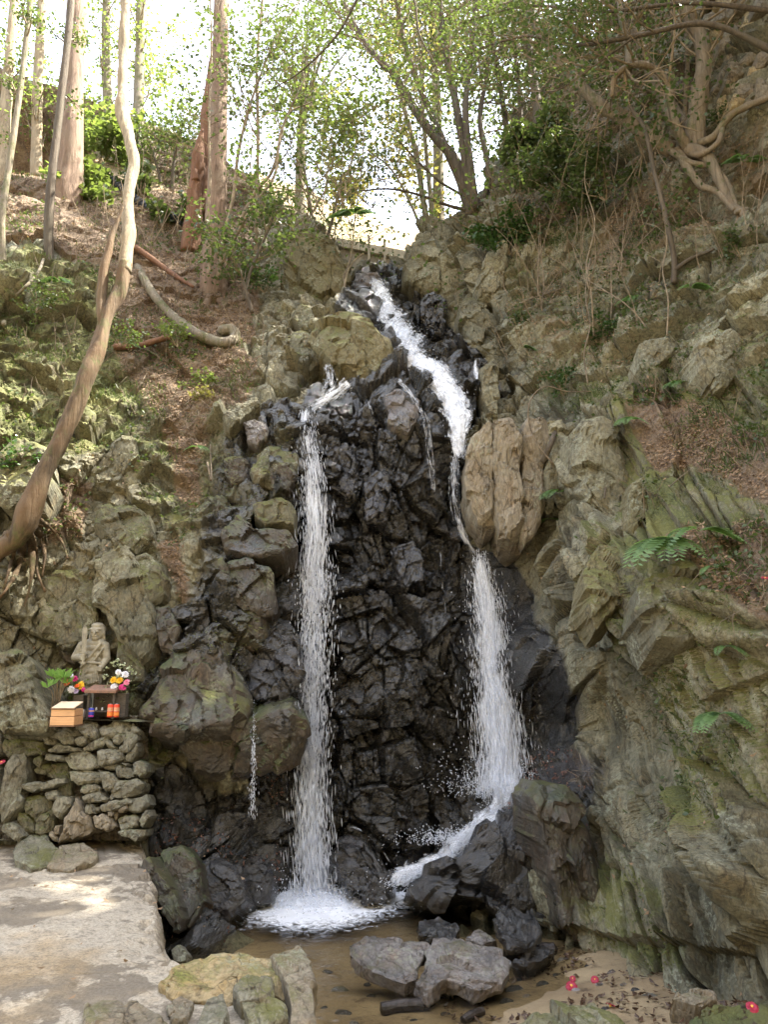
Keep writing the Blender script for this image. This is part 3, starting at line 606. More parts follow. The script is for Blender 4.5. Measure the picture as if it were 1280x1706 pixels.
R_ = [
 ([(514,545),(522,526),(545,516),(575,514),(600,520),(630,538),(648,560),(659,588),(655,608),(635,618),(600,614),(560,603),(535,588),(517,565)],10.2,1.0,'olive','large olive mossy boulder perched left of the upper cascade',(.05,.55)),
 ([(470,562),(488,548),(510,548),(527,565),(531,600),(516,612),(492,606),(478,590)],10.35,.6,'mossy','round green mossy rock beside the large olive boulder',(.1,.4)),
 ([(485,510),(510,505),(524,520),(522,545),(500,545),(486,530)],10.9,.5,'mossy','small dark mossy rock above the round green one',(0,.4)),
 ([(455,505),(475,498),(486,512),(480,535),(460,530)],11.2,.5,'mossy','mossy rock topmost left of the upper cascade',(0,.4)),
 ([(368,692),(384,676),(410,668),(432,668),(418,682),(398,698),(380,707)],9.0,.35,'dry','flat tan slab leaning on dead leaves left of the falls',(.1,.8)),
 ([(402,702),(420,694),(443,700),(446,722),(428,742),(408,732)],9.0,.5,'slick','grey block under the flat tan slab',(0,.3)),
 ([(440,680),(470,660),(500,668),(503,690),(485,712),(455,706)],9.2,.6,'wet','shiny wet block at the left lip of the falls',(0,.6)),
 ([(425,752),(455,735),(490,740),(498,770),(495,800),(455,810),(425,800),(412,778)],8.75,.8,'mossy','green mossy block left of the left fall',(0,.4)),
 ([(446,770),(480,768),(493,790),(480,818),(450,812)],8.6,.4,'dark','dark block below the green mossy block',(0,.3)),
 ([(372,760),(400,752),(420,775),(416,800),(385,806),(368,786)],8.85,.5,'dark','squat grey block left of the green mossy block',(0,.4)),
 ([(340,830),(362,828),(368,860),(352,880),(340,862)],8.6,.4,'dark','narrow dark block on the left gully floor',(0,.3)),
 ([(364,862),(395,850),(430,880),(480,880),(492,900),(470,920),(420,925),(372,915)],8.2,.8,'dark','dark ledge rock jutting beside the left fall',(0,.5)),
 ([(420,835),(470,826),(492,840),(488,868),(440,872),(420,858)],8.4,.5,'mossy','flat mossy block wedged above the dark ledge rock',(0,.5)),
 ([(358,930),(410,925),(455,950),(462,1000),(450,1020),(400,1010),(365,975)],8.0,.7,'dark','brown fractured block midway up the left wall',(.1,.3)),
 ([(380,1040),(410,1010),(445,1020),(448,1060),(420,1085),(385,1070)],7.95,.6,'dark','brown block above the wet dome of rock',(.1,.2)),
 ([(413,1090),(430,1066),(460,1052),(495,1058),(502,1100),(500,1150),(478,1172),(440,1178),(416,1150)],7.9,.8,'wet','smooth wet dome of rock behind the left fall',(.1,.4)),
 ([(205,1170),(240,1130),(285,1085),(330,1060),(375,1066),(405,1110),(414,1180),(400,1205),(330,1215),(275,1212),(230,1195)],7.55,1.2,'dark','huge mossy overhanging rock right of the shrine',(.15,.55)),
 ([(275,1205),(330,1208),(410,1196),(480,1185),(502,1220),(500,1285),(420,1300),(345,1318),(322,1290),(295,1250)],7.62,1.1,'dark','dark brown underside block of the overhang',(.1,-.25)),
 ([(58,985),(80,955),(112,942),(150,955),(158,990),(160,1040),(130,1075),(92,1078),(66,1045)],7.85,.7,'mossy','broad pale rock face behind the stone statue',(0,.25)),
 ([(148,935),(188,905),(215,900),(240,960),(262,1040),(258,1090),(232,1120),(205,1090),(176,1030),(156,985)],7.75,.6,'dry','tall leaning slab right of the statue head',(.1,.25)),
 ([(214,928),(240,918),(262,930),(276,965),(272,995),(250,1008),(232,985)],7.85,.5,'mossy','squared grey block at the top of the leaning slab',(0,.2)),
 ([(255,1010),(285,1010),(296,1050),(292,1090),(268,1085),(258,1050)],7.75,.4,'dark','dark block right of the tall leaning slab',(0,.2)),
 ([(150,870),(165,840),(215,835),(248,850),(248,890),(225,918),(190,900),(160,892)],8.1,.6,'mossy','mossy square block above the leaning slab',(0,.4)),
 ([(182,730),(215,722),(225,770),(228,800),(205,812),(186,790)],8.7,.5,'dry','upright tan block in the middle of the left bank',(0,.2)),
 ([(0,735),(40,722),(75,745),(82,790),(60,830),(0,835),(-40,790)],8.0,.8,'mossy','big mossy rock at the left edge behind the leaning trunk',(0,.5)),
 ([(-20,1085),(20,1080),(44,1105),(60,1150),(76,1200),(70,1215),(0,1222),(-30,1150)],7.15,.8,'dry','tall tan rock left of the wooden boxes',(0,.25)),
 ([(95,1050),(128,1035),(150,1062),(150,1100),(120,1110),(96,1090)],7.95,.4,'dark','brown rock directly behind the statue shoulder',(0,.3)),
 ([(190,1060),(215,1060),(232,1100),(240,1135),(215,1140),(196,1100)],7.7,.4,'mossy','mossy slab just above the right bouquet',(0,.2)),
 ([(905,700),(938,690),(950,730),(945,790),(918,850),(906,830),(912,760)],8.4,.7,'dry','narrow upright slab right of the overhanging tan boulder',(0,.15)),
 ([(800,610),(828,595),(835,640),(830,690),(812,688),(803,650)],9.6,.6,'dry','tan block above the overhanging boulder',(0,.3)),
 ([(955,712),(975,695),(1005,692),(1040,720),(1062,780),(1060,850),(1040,890),(1010,896),(985,850),(965,780)],7.55,.9,'dry','tall cracked ochre slab midway up the right wall',(0,.12)),
 ([(1055,800),(1078,785),(1092,820),(1085,880),(1062,905),(1050,870)],7.0,.4,'olive','bright moss covered shard right of the ochre slab',(0,.1)),
 ([(1005,660),(1040,630),(1060,640),(1058,668),(1020,680)],7.9,.5,'mossy','small flat topped rock above the ochre slab',(0,.4)),
 ([(1064,572),(1085,562),(1125,560),(1130,580),(1108,600),(1085,618),(1066,600)],7.9,.5,'dry','wedge shaped ochre rock left of the blocky lichen rock',(0,.5)),
 ([(1160,578),(1182,552),(1212,548),(1236,556),(1246,590),(1240,628),(1222,642),(1192,630),(1168,604)],7.3,.8,'dry','blocky lichen spotted rock on the right ledge',(.1,.4)),
 ([(790,470),(805,430),(830,395),(850,400),(846,440),(838,480),(812,500),(794,490)],11.1,.8,'dry','pointed tan rock above the right side of the upper cascade',(0,.3)),
 ([(762,500),(785,485),(812,500),(838,545),(832,590),(800,582),(775,545)],10.9,.9,'dry','bulging tan rock right of the upper cascade',(0,.3)),
 ([(700,505),(712,485),(735,480),(742,520),(735,555),(712,548),(702,528)],11.9,.6,'wet','upright wet rock on the right of the upper cascade',(0,.1)),
 ([(672,425),(690,400),(718,388),(742,398),(744,440),(738,478),(712,486),(690,470),(672,456)],12.6,1.0,'dry','pale tan rock where the concrete weir ends',(.1,.2)),
 ([(450,400),(478,388),(530,385),(560,398),(580,425),(582,460),(562,490),(545,516),(500,508),(470,495),(455,450)],12.3,1.2,'olive','wide green brown rock face left of the weir',(.15,.15)),
 ([(575,470),(600,450),(628,452),(640,468),(625,482),(590,490)],13.1,.5,'slick','grey wet rock at the lip below the weir',(0,.6)),
 ([(575,485),(610,484),(622,500),(622,528),(590,528),(572,510)],12.4,.7,'wet','black wet rock left of the upper cascade',(0,.4)),
 ([(730,596),(770,588),(800,592),(806,620),(780,650),(752,640),(738,615)],10.3,.6,'wet','black rock splitting the middle cascade',(0,.5)),
 ([(640,650),(665,640),(698,660),(700,690),(680,715),(650,705)],9.25,.5,'slick','grey green wet block on the crest of the falls',(0,.5)),
 ([(690,640),(715,628),(745,665),(750,720),(735,760),(718,720),(700,680)],9.5,.7,'wet','long black slab dividing the two falls at the crest',(-.2,.3)),
 ([(610,790),(645,780),(656,820),(640,872),(615,868),(605,830)],8.85,.5,'wet','upright wet block high in the middle of the face',(0,.2)),
 ([(655,905),(690,895),(706,920),(704,965),(675,985),(652,950)],8.75,.5,'wet','flat topped wet block in the middle of the face',(0,.3)),
 ([(545,745),(590,735),(600,790),(580,830),(548,810)],9.0,.5,'wet','wet block just right of the left fall near the crest',(0,.2)),
 ([(548,1402),(570,1384),(600,1390),(628,1425),(654,1462),(642,1494),(606,1502),(572,1486),(552,1450)],7.9,.8,'wet','black splashed rock standing in the foam at the foot of the left fall',(-.1,.6)),
 ([(684,1475),(715,1450),(745,1425),(790,1390),(832,1370),(850,1330),(890,1300),(935,1330),(945,1400),(938,1500),(900,1535),(850,1530),(790,1506),(730,1500)],7.45,1.0,'wet','jagged black wet rock mass right of the pool',(.05,.55)),
 ([(895,1330),(915,1302),(950,1310),(985,1375),(1010,1450),(1015,1540),(1005,1588),(975,1602),(945,1560),(925,1480),(905,1400)],6.85,.9,'dark','tall dark green blade of rock at the right edge of the pool',(.25,.1)),
 ([(822,1530),(850,1505),(885,1520),(905,1555),(880,1580),(845,1570)],7.0,.5,'wet','black wet rock at the right shore of the pool',(0,.7)),
 ([(692,1540),(718,1524),(745,1530),(767,1548),(758,1562),(720,1562),(698,1556)],6.85,.45,'wet','low black rock standing alone in the shallow pool',(0,1.2)),
 ([(776,1562),(798,1545),(815,1556),(830,1564),(805,1572)],6.55,.3,'slick','small pointed grey rock right of the low black one',(0,1.2)),
 ([(582,1572),(606,1560),(650,1561),(695,1566),(712,1572),(700,1600),(694,1630),(675,1634),(640,1622),(600,1606),(584,1590)],5.95,.5,'slick','left half of the split stone in the stream with brown ridged face',(.1,1.3)),
 ([(706,1600),(724,1564),(762,1562),(800,1574),(838,1580),(846,1606),(840,1640),(800,1645),(745,1630),(712,1646),(694,1632)],5.7,.5,'slick','right half of the split stone in the stream with flat grey face',(0,1.2)),
 ([(850,1600),(872,1580),(905,1572),(925,1582),(905,1600),(870,1606)],6.1,.3,'wet','low wet brown rock beside the right shore trickle',(0,1.3)),
 ([(845,1712),(868,1688),(920,1672),(985,1668),(1030,1688),(1052,1720),(1000,1740),(880,1745)],4.9,.5,'dry','pale grey green rock cut by the bottom edge of the photo',(0,1.5)),
 ([(1130,1712),(1160,1680),(1200,1668),(1250,1672),(1300,1660),(1330,1740),(1180,1745)],4.6,.6,'dark','dark mossy rock in the bottom right corner',(0,1.2)),
 ([(1120,1660),(1150,1648),(1190,1645),(1200,1662),(1160,1672)],5.2,.2,'pale','flat reddish stone above the corner rock',(0,1.6)),
 ([(975,940),(1000,900),(1050,905),(1060,960),(1030,1020),(1000,1040),(980,1000)],6.75,.6,'olive','light green sloping slab below the fern',(.1,.5)),
 ([(1070,960),(1150,930),(1230,960),(1215,1030),(1180,1070),(1100,1060),(1070,1010)],5.85,.7,'mossy','rounded mossy shoulder of the near right wall',(0,.45)),
]
def depth_shift(r):
    c = (sum(q[0] for q in r[0])/len(r[0]), sum(q[1] for q in r[0])/len(r[0])); w_ = r[3]
    if c[1] > 1500 or 'overhang' in r[4] or 'blade' in r[4] or 'jagged' in r[4] or 'splashed' in r[4]: return 0.0
    return .10 if w_ == 'wet' else .09
for r in R_:
    big = max(max(q[0] for q in r[0])-min(q[0] for q in r[0]), max(q[1] for q in r[0])-min(q[1] for q in r[0]))
    fl = None
    for kw, z_ in (('split stone in the stream', -.47), ('low black rock standing', -.55), ('small pointed grey', -.55), ('low wet brown rock', -.55), ('pale grey green rock cut', -.30), ('dark mossy rock in the bottom', -.18), ('flat reddish stone', -.30), ('at the right shore of the pool', -.42)):
        if kw in r[4]: fl = z_
    rock(r[0], r[1]+depth_shift(r), r[2] if fl is None else (.13 if fl < -.4 else .25), r[3], r[4], tilt=r[5] if fl is None else (0, 0), flat=fl, amp=1.9 if r[3] == 'wet' else 1.15, res=28 if big > 90 else 18, n_con=84 if big > 90 else 42)

bt = empty('boulder', W(845, 800, 8.4)); tag(bt, 'big smooth tan boulder overhanging the right fall', 'rock'); bloc = np.array(bt.location)
for k, (pol, dy, mt) in enumerate([([(788,716),(800,700),(812,692),(828,698),(824,760),(829,872),(812,880),(798,868),(786,848),(774,802),(779,748)],.03,'pale'), ([(825,699),(850,690),(872,689),(873,800),(876,906),(858,910),(836,902),(824,872),(820,760)],-.03,'pale'),
   ([(868,690),(892,686),(912,692),(920,745),(907,790),(910,848),(886,894),(872,906),(868,800)],.04,'pale'), ([(908,700),(940,690),(948,730),(935,790),(914,850),(906,790)],.16,'dry')]):
    Vv, Ff = rockVF(pol, 8.35+dy, 1.0, (-.1, .10), 860+k, 30, 14.0, .9, 76); meshnp('slab', Vv-bloc, Ff, M[mt], bt)

cr = empty('rock_outcrop', W(1230, 90, 9.9)); tag(cr, 'crumbly pale blocky outcrop in the top right corner', 'rock'); cloc = np.array(cr.location); RC = np.random.default_rng(5)
for j in range(9):
    for i in range(6):
        px = 1190+i*24+(j % 2)*11+RC.uniform(-5, 5); py = -22+j*23+RC.uniform(-4, 4)
        if px < 1178+max(0, py-60)*.25: continue
        a_ = RC.uniform(0, 6.28); hw, hh = RC.uniform(12, 17), RC.uniform(11, 15)
        pol = [(px-hw*RC.uniform(.8, 1.1), py-hh*RC.uniform(.3, 1)), (px+RC.uniform(-5, 5), py-hh*1.15), (px+hw*RC.uniform(.8, 1.1), py-hh*RC.uniform(.4, 1)), (px+hw*RC.uniform(.9, 1.15), py+hh*RC.uniform(.2, .9)), (px+RC.uniform(-6, 6), py+hh*1.1), (px-hw, py+hh*RC.uniform(.3, 1))]
        Vv, Ff = rockVF(pol, min(10.2, Ys(max(px, 5) if px < 1275 else 1270, max(py, 6))-.02)+RC.uniform(-.08, .10), .5, (RC.uniform(-.3, .3), RC.uniform(.1, .5)), 3000+j*10+i, 10, 10.0, 1.0, 24); meshnp('block', Vv-cloc, Ff, M['pale' if RC.random() < .6 else 'ochre'], cr)
# ------------------------------------------------------------------ ground, path, stream bed, water
g = meshnp('ground', np.array([(-300, -300, -1.6), (300, -300, -1.6), (300, 300, -1.6), (-300, 300, -1.6)], float), np.array([[0, 1, 2, 3]]), M['earth']); tag(g, kind='structure')
# path: concrete over stones, edge traced from the photo on z = 0
edge = [on_z(px, py, 0.0)[:2] for px, py in [(236,1398),(240,1425),(258,1462),(272,1505),(280,1555),(292,1600),(330,1618),(400,1622),(460,1640),(490,1706),(520,1800)]]
edge = np.array(edge); eo = np.argsort(edge[:, 1]); edge = edge[eo]
nx, ny = 180, 240
yy = spread([(-6, .05), (3.2, .4), (4, 1), (7.6, 1), (8.6, .6)], ny); rr = spread([(0, .25), (.6, .5), (1, 1.4)], nx)
xe = np.interp(yy, edge[:, 1], edge[:, 0], left=0.3)
xe = xe+.05*vnoise(np.stack([yy*3, yy*0, yy*0], -1), 5)+.02*vnoise(np.stack([yy*14, yy*0, yy*0], -1), 6)
X = -9+rr[None, :]*(xe[:, None]+9); Yp = np.repeat(yy[:, None], nx, 1)
Pp = np.stack([X, Yp, np.zeros_like(X)], -1)
dE = xe[:, None]-X
Z = .012*fbm(Pp*2.5, 8, 4)+.008*fbm(Pp*14, 9, 4, .65)
slabs, sid, se = blocks(X, Yp*1.3, .55, .6, .3, 511, .012, .01, .014, .12)
Z = Z+slabs*np.clip((Yp-5.6)/1.0, 0, 1)*.8
near_e = np.clip(1-dE/.28, 0, 1)
eb, _, _ = blocks(X, Yp, .13, .15, .2, 517, .03, .2, .02)
Z = Z+near_e*(eb-.03)-np.clip(1-dE/.05, 0, 1)**2*.06
Z = np.where(Yp > 7.35, Z-.0, Z)
G = np.stack([X, Yp, Z], -1)
# side face going down into the pool
ns = 26; t = np.linspace(0, 1, ns)[1:]
E0 = G[:, -1, :]
SD = np.repeat(E0[:, None, :], ns-1, 1); SD[..., 2] = E0[:, None, 2]*(1-t)-t*.85
SD[..., 0] += .12*t+.05*fbm(SD*4, 21, 3)*np.minimum(1, t*4)
sb, _, _ = blocks(SD[..., 1]+SD[..., 0]*.3, SD[..., 2], .16, .12, .1, 523, .05, .2, .03)
SD[..., 0] += sb*np.minimum(1, t*5)
G = np.concatenate([G, SD], 1)
bare = np.zeros((ny, nx+ns-1, 3), np.float32)
path = meshnp('path', G.reshape(-1, 3), gridF(ny, G.shape[1])[:, ::-1], None, smooth=False); tag(path, kind='structure')
m, nt, bs, out = nodes('worn_concrete_path'); N = NT(nt); gco = N.coord(1.0)
big = N.noise(gco, 1.25, 6, .62, .5); med = N.noise(gco, 5, 6, .7); fin = N.noise(gco, 60, 5, .75)
col = N.mix(N.ramp(N.math('ADD', N.math('MULTIPLY', big, .75), N.math('MULTIPLY', med, .25)), [(.48, 0.0), (.505, 1.0)]), (.19, .16, .12), (.42, .37, .29))
col = N.mix(N.ramp(N.noise(gco, .8, 4, .6), [(.52, 0.0), (.62, .7)]), col, (.33, .24, .13))
col = N.mix(N.ramp(N.noise(gco, 18, 6, .8), [(.5, 0.0), (.62, .6)]), col, (.13, .11, .08))
col = N.mix(N.ramp(fin, [(.3, .7), (.55, 0.0)]), col, (.09, .07, .045))
N.l(col, bs.inputs['Base Color']); bs.inputs['Roughness'].default_value = .85
N.l(N.bump(fin, .5, .012, N.bump(med, .5, .03)), bs.inputs['Normal'])
path.data.materials.append(m)
# stream bed of sand, rising towards the viewer and the right bank
bx = np.linspace(-4.5, 4.2, 180); by = np.linspace(-5, 9.6, 240)
BX, BY = np.meshgrid(bx, by)
PBd = np.stack([BX, BY, BX*0], -1)
BYn = BY+.45*fbm(PBd*.9, 35, 3)
bed = -.74+.14*np.clip((6.6-BYn)/1.6, 0, 1)+.13*np.clip((BX-.55)/1.2, 0, 1)*np.clip((7.4-BY)/.8, 0, 1)+.5*np.clip((BX-1.7)/1.2, 0, 1)*np.clip((5.6-BY)/1.2, 0, 1)
bed = bed+.05*fbm(PBd*1.3, 31, 3)+.012*fbm(PBd*9, 32, 4)
bed = bed-.10*np.exp(-((BX-.1)**2/.8+(BY-6.55)**2/.1))
sb_ = meshnp('stream_bed', np.stack([BX, BY, bed], -1).reshape(-1, 3), gridF(240, 180), None, smooth=True); tag(sb_, kind='structure')
m, nt, bs, out = nodes('wet_sand'); N = NT(nt); gco = N.coord(1.0)
fin = N.noise(gco, 130, 4, .7); med = N.noise(gco, 9, 6, .75)
col = N.mix(N.ramp(N.noise(gco, 1.6, 4, .6), [(.4, 0.0), (.65, 1.0)]), (.25, .185, .11), (.38, .29, .175))
col = N.mix(N.ramp(fin, [(.35, .5), (.55, 0.0)]), col, (.10, .07, .04))
col = N.mix(N.ramp(med, [(.56, 0.0), (.66, .8)]), col, (.07, .045, .03))
N.l(col, bs.inputs['Base Color']); bs.inputs['Roughness'].default_value = .45
N.l(N.bump(fin, .4, .006, N.bump(med, .5, .02)), bs.inputs['Normal'])
sb_.data.materials.append(m)
def bedz(x, y):
    i = int(np.clip(round((y+5)/14.6*239), 0, 239)); j = int(np.clip(round((x+4.5)/8.7*179), 0, 179)); return float(bed[i, j])
# pool water
wx = np.linspace(-3.2, 2.2, 170); wy = np.linspace(3.0, 9.4, 190); WX, WY = np.meshgrid(wx, wy)
Pw = np.stack([WX, WY, WX*0], -1)
f1 = on_z(525, 1500, -.62); f2 = on_z(700, 1462, -.62)
d1 = np.hypot(WX-f1[0], (WY-f1[1])*.9); d2 = np.hypot((WX-f2[0]), (WY-f2[1])*1.1)
agit = np.exp(-(d1/.80)**2)*1.1+np.exp(-(d2/.75)**2)
WZ = -.62+agit*(.035*fbm(Pw*7, 61, 4, .6)+.02*fbm(Pw*18, 62, 3))+(.006+.012*np.exp(-(d1/1.6)**2))*fbm(Pw*np.array([6, 9, 1]), 63, 3)
water = meshnp('pool_water', np.stack([WX, WY, WZ], -1).reshape(-1, 3), gridF(190, 170), None, smooth=True,
               attrs={'foam': np.stack([np.clip(agit, 0, 1)]*3, -1).reshape(-1, 3)}); tag(water, kind='structure')
m, nt, bs, out = nodes('clear_shallow_water'); N = NT(nt); gco = N.coord(1.0)
nt.nodes.remove(bs)
tr = N.n('ShaderNodeBsdfTransparent'); tr.inputs[0].default_value = (.90, .86, .74, 1)
gl = N.n('ShaderNodeBsdfGlossy'); gl.inputs['Roughness'].default_value = .04
bn = N.bump(N.noise(gco, 16, 4, .6, .6), .6, .02); N.l(bn, gl.inputs['Normal'])
fr = N.n('ShaderNodeFresnel'); fr.inputs[0].default_value = 1.33; N.l(bn, fr.inputs['Normal'])
mx = N.n('ShaderNodeMixShader'); N.l(fr.outputs[0], mx.inputs[0]); N.l(tr.outputs[0], mx.inputs[1]); N.l(gl.outputs[0], mx.inputs[2])
fo = N.n('ShaderNodeBsdfDiffuse'); fo.inputs[0].default_value = (.78, .80, .84, 1)
at_ = N.n('ShaderNodeAttribute', attribute_name='foam')
cell = N.noise(N.coord((1, 1.6, 1)), 13, 6, .72, 1.2)
ff = N.math('MULTIPLY', N.math('SUBTRACT', N.math('ADD', N.math('MULTIPLY', at_.outputs['Fac'], .75), cell), .80), 5.0, True)
m2 = N.n('ShaderNodeMixShader'); N.l(ff, m2.inputs[0]); N.l(mx.outputs[0], m2.inputs[1]); N.l(fo.outputs[0], m2.inputs[2]); N.l(m2.outputs[0], out.inputs['Surface'])
water.data.materials.append(m)
# ------------------------------------------------------------------ concrete weir with posts at the head of the falls
wm = simple_mat('old_concrete', (.30, .27, .21), .85, .3, 5)
we = empty('concrete_weir'); tag(we, 'long grey concrete weir spanning the gully above the top of the falls', 'weir')
a = W(560, 405, 15.2); b = W(700, 432, 14.2); dirv = (b-a)/np.linalg.norm(b-a)
def beam(p, q, h0, h1, th, mat, nm):
    p = np.array(p); q = np.array(q); d = (q-p); d[2] = 0; d /= np.linalg.norm(d); nrm = np.array([-d[1], d[0], 0])
    n = 40; L = np.linspace(0, 1, n)[:, None]; c = p*(1-L)+q*L
    prof = [(0, h0), (0, h1), (th, h1), (th, h0)]
    Vv = np.concatenate([(c+nrm*pr[0]+np.array([0, 0, pr[1]]))[:, None, :] for pr in prof], 1)
    Vv = Vv+.02*fbm(Vv*3, 4, 3)[..., None]
    return meshnp(nm, Vv.reshape(-1, 3), gridF(n, 4, True), mat, we, False)
beam(a, b, -1.6, -.12, .5, wm, 'wall'); beam(a+np.array([0, -.12, 0]), b+np.array([0, -.12, 0]), -.12, .06, .75, simple_mat('pale_concrete', (.42, .38, .29), .85, .25, 6), 'coping')
for px, py in ((615, 418), (641, 424)):
    q = W(px, py, 14.4); mb = MB(); mb.tube([q+np.array([0, -.14, -.55]), q+np.array([0, -.14, .25])], .025, 6); mb.build('post', wm, we)
# ------------------------------------------------------------------ sunlit valley side beyond the weir
hx = np.linspace(-6.5, 40, 130); hy = np.linspace(14.5, 75, 170); HX, HY = np.meshgrid(hx, hy)
Ph = np.stack([HX, HY, HX*0], -1)
vz = 9.0+np.minimum(HY-14.5, 9.5+1.2*vnoise(np.stack([HX*.5, HX*0, HX*0], -1), 3))*.80+np.abs(HX-1.2-(HY-15)*.06)**1.3*.22
vz = np.minimum(vz, 24)+1.1*fbm(Ph*.25, 71, 4)+.35*fbm(Ph*1.2, 72, 3)
cap = 3.0+np.interp(HX, [-45, -14, -5, 3, 8, 40], [9, 9, 11.5, 12.5, 13, 17])+np.clip(HY-15, 0, 12)*.34
vz = np.minimum(vz, cap+.3*fbm(Ph*.8, 73, 3))
hillm, nt, bs, out = nodes('dry_sunlit_litter'); N = NT(nt); gco = N.coord(1.0)
c_ = N.mix(N.ramp(N.noise(gco, 1.2, 6, .7), [(.4, 0.0), (.6, 1.0)]), (.30, .22, .13), (.42, .34, .22))
c_ = N.mix(N.ramp(N.noise(gco, .5, 4, .6), [(.5, 0.0), (.66, .6)]), c_, (.14, .17, .05))
N.l(c_, bs.inputs['Base Color']); bs.inputs['Roughness'].default_value = .95
N.l(N.bump(N.noise(gco, 6, 6, .7), .8, .2), bs.inputs['Normal'])
hl = meshnp('valley_hillside', np.stack([HX, HY, vz], -1).reshape(-1, 3), gridF(170, 130), hillm); tag(hl, kind='structure')
# the wooded slope behind the viewer closes the gorge
hx = np.linspace(-26, 26, 120); hy = np.linspace(-22, -4.5, 60); HX, HY = np.meshgrid(hx, hy); Ph = np.stack([HX, HY, HX*0], -1)
vz = -.3+np.clip(-4.8-HY, 0, None)*1.15+np.clip(np.abs(HX)-5, 0, None)*.5+.5*fbm(Ph*.6, 91, 4)
hl = meshnp('valley_side', np.stack([HX, HY, vz], -1).reshape(-1, 3), gridF(60, 120), hillm); tag(hl, kind='structure')
# foreground stones set in the path edge
for poly, Y, T, mt, lb, tl in [
 ([(262,1632),(300,1600),(350,1585),(400,1578),(455,1592),(484,1618),(486,1650),(455,1640),(410,1640),(380,1668),(330,1660),(290,1650)],4.75,.55,'ochre','ochre stained mossy rock on the corner of the path',(.1,1.6)),
 ([(452,1590),(478,1578),(500,1570),(520,1598),(523,1640),(526,1712),(505,1730),(486,1700),(478,1640)],4.55,.35,'pale','upright pale stone at the end of the path edge',(.1,.3)),
 ([(386,1640),(412,1620),(455,1628),(458,1654),(430,1664),(400,1662)],4.42,.3,'wall','green grey stone resting on the ochre rock',(0,.8)),
 ([(402,1664),(440,1652),(474,1668),(482,1690),(450,1712),(415,1704)],4.3,.35,'dry','brown cracked stone under the green grey one',(0,.4)),
 ([(322,1702),(345,1662),(372,1652),(384,1690),(362,1725),(335,1725)],4.1,.3,'wall','small grey stone near the bottom edge of the photo',(0,.8)),
 ([(275,1668),(300,1655),(322,1664),(312,1700),(286,1700)],4.2,.25,'pale','small square stone left of the grey one at the bottom edge',(0,1.0)),
 ([(128,1670),(170,1655),(230,1664),(285,1700),(290,1760),(120,1760)],4.0,.25,'pale','wide flat pale stone let into the path at the bottom edge',(0,2.2)),
 ([(20,1410),(46,1385),(78,1390),(96,1412),(88,1434),(50,1440),(22,1430)],6.6,.5,'wall','pale rounded boulder on the path below the wall',(0,.9)),
 ([(78,1440),(100,1405),(140,1400),(165,1412),(160,1428),(110,1446)],6.3,.3,'pale','flat grey slab lying right of the pale rounded boulder',(0,2.0)),
 ([(284,1582),(298,1572),(310,1588),(308,1604),(290,1606)],6.2,.25,'wall','grey stone at the foot of the path side in the pool',(0,.5)),
 ([(225,1455),(240,1420),(262,1450),(285,1490),(300,1530),(290,1560),(272,1530),(250,1490)],6.7,.5,'dark','brown rock below the edge of the path',(-.2,.3)),
 ([(262,1410),(300,1400),(325,1430),(340,1500),(310,1560),(290,1520),(272,1460)],7.0,.6,'dark','dark rock between the path and the pool',(-.1,.4)),
 ([(320,1440),(360,1420),(400,1440),(410,1500),(380,1535),(340,1530),(325,1490)],7.3,.7,'wet','wet black rock on the left shore of the pool',(-.1,.4)),
 ([(395,1430),(430,1420),(455,1460),(450,1500),(415,1515)],7.7,.6,'wet','wet black rock nearest the foam on the left shore',(-.1,.4))]:
    fl = None
    for kw, z_ in (('ochre stained', .07), ('green grey stone resting', .12), ('brown cracked stone', .08), ('small grey stone near', .06), ('small square stone', .04), ('wide flat pale', .03), ('pale rounded boulder', .09), ('flat grey slab lying', .07), ('upright pale', .10)):
        if kw in lb: fl = z_
    rock(poly, Y, T if fl is None else max(.2, T*.6), mt, lb, tilt=tl if fl is None else (0, 0), res=26, n_con=72, amp=.8, flat=fl)
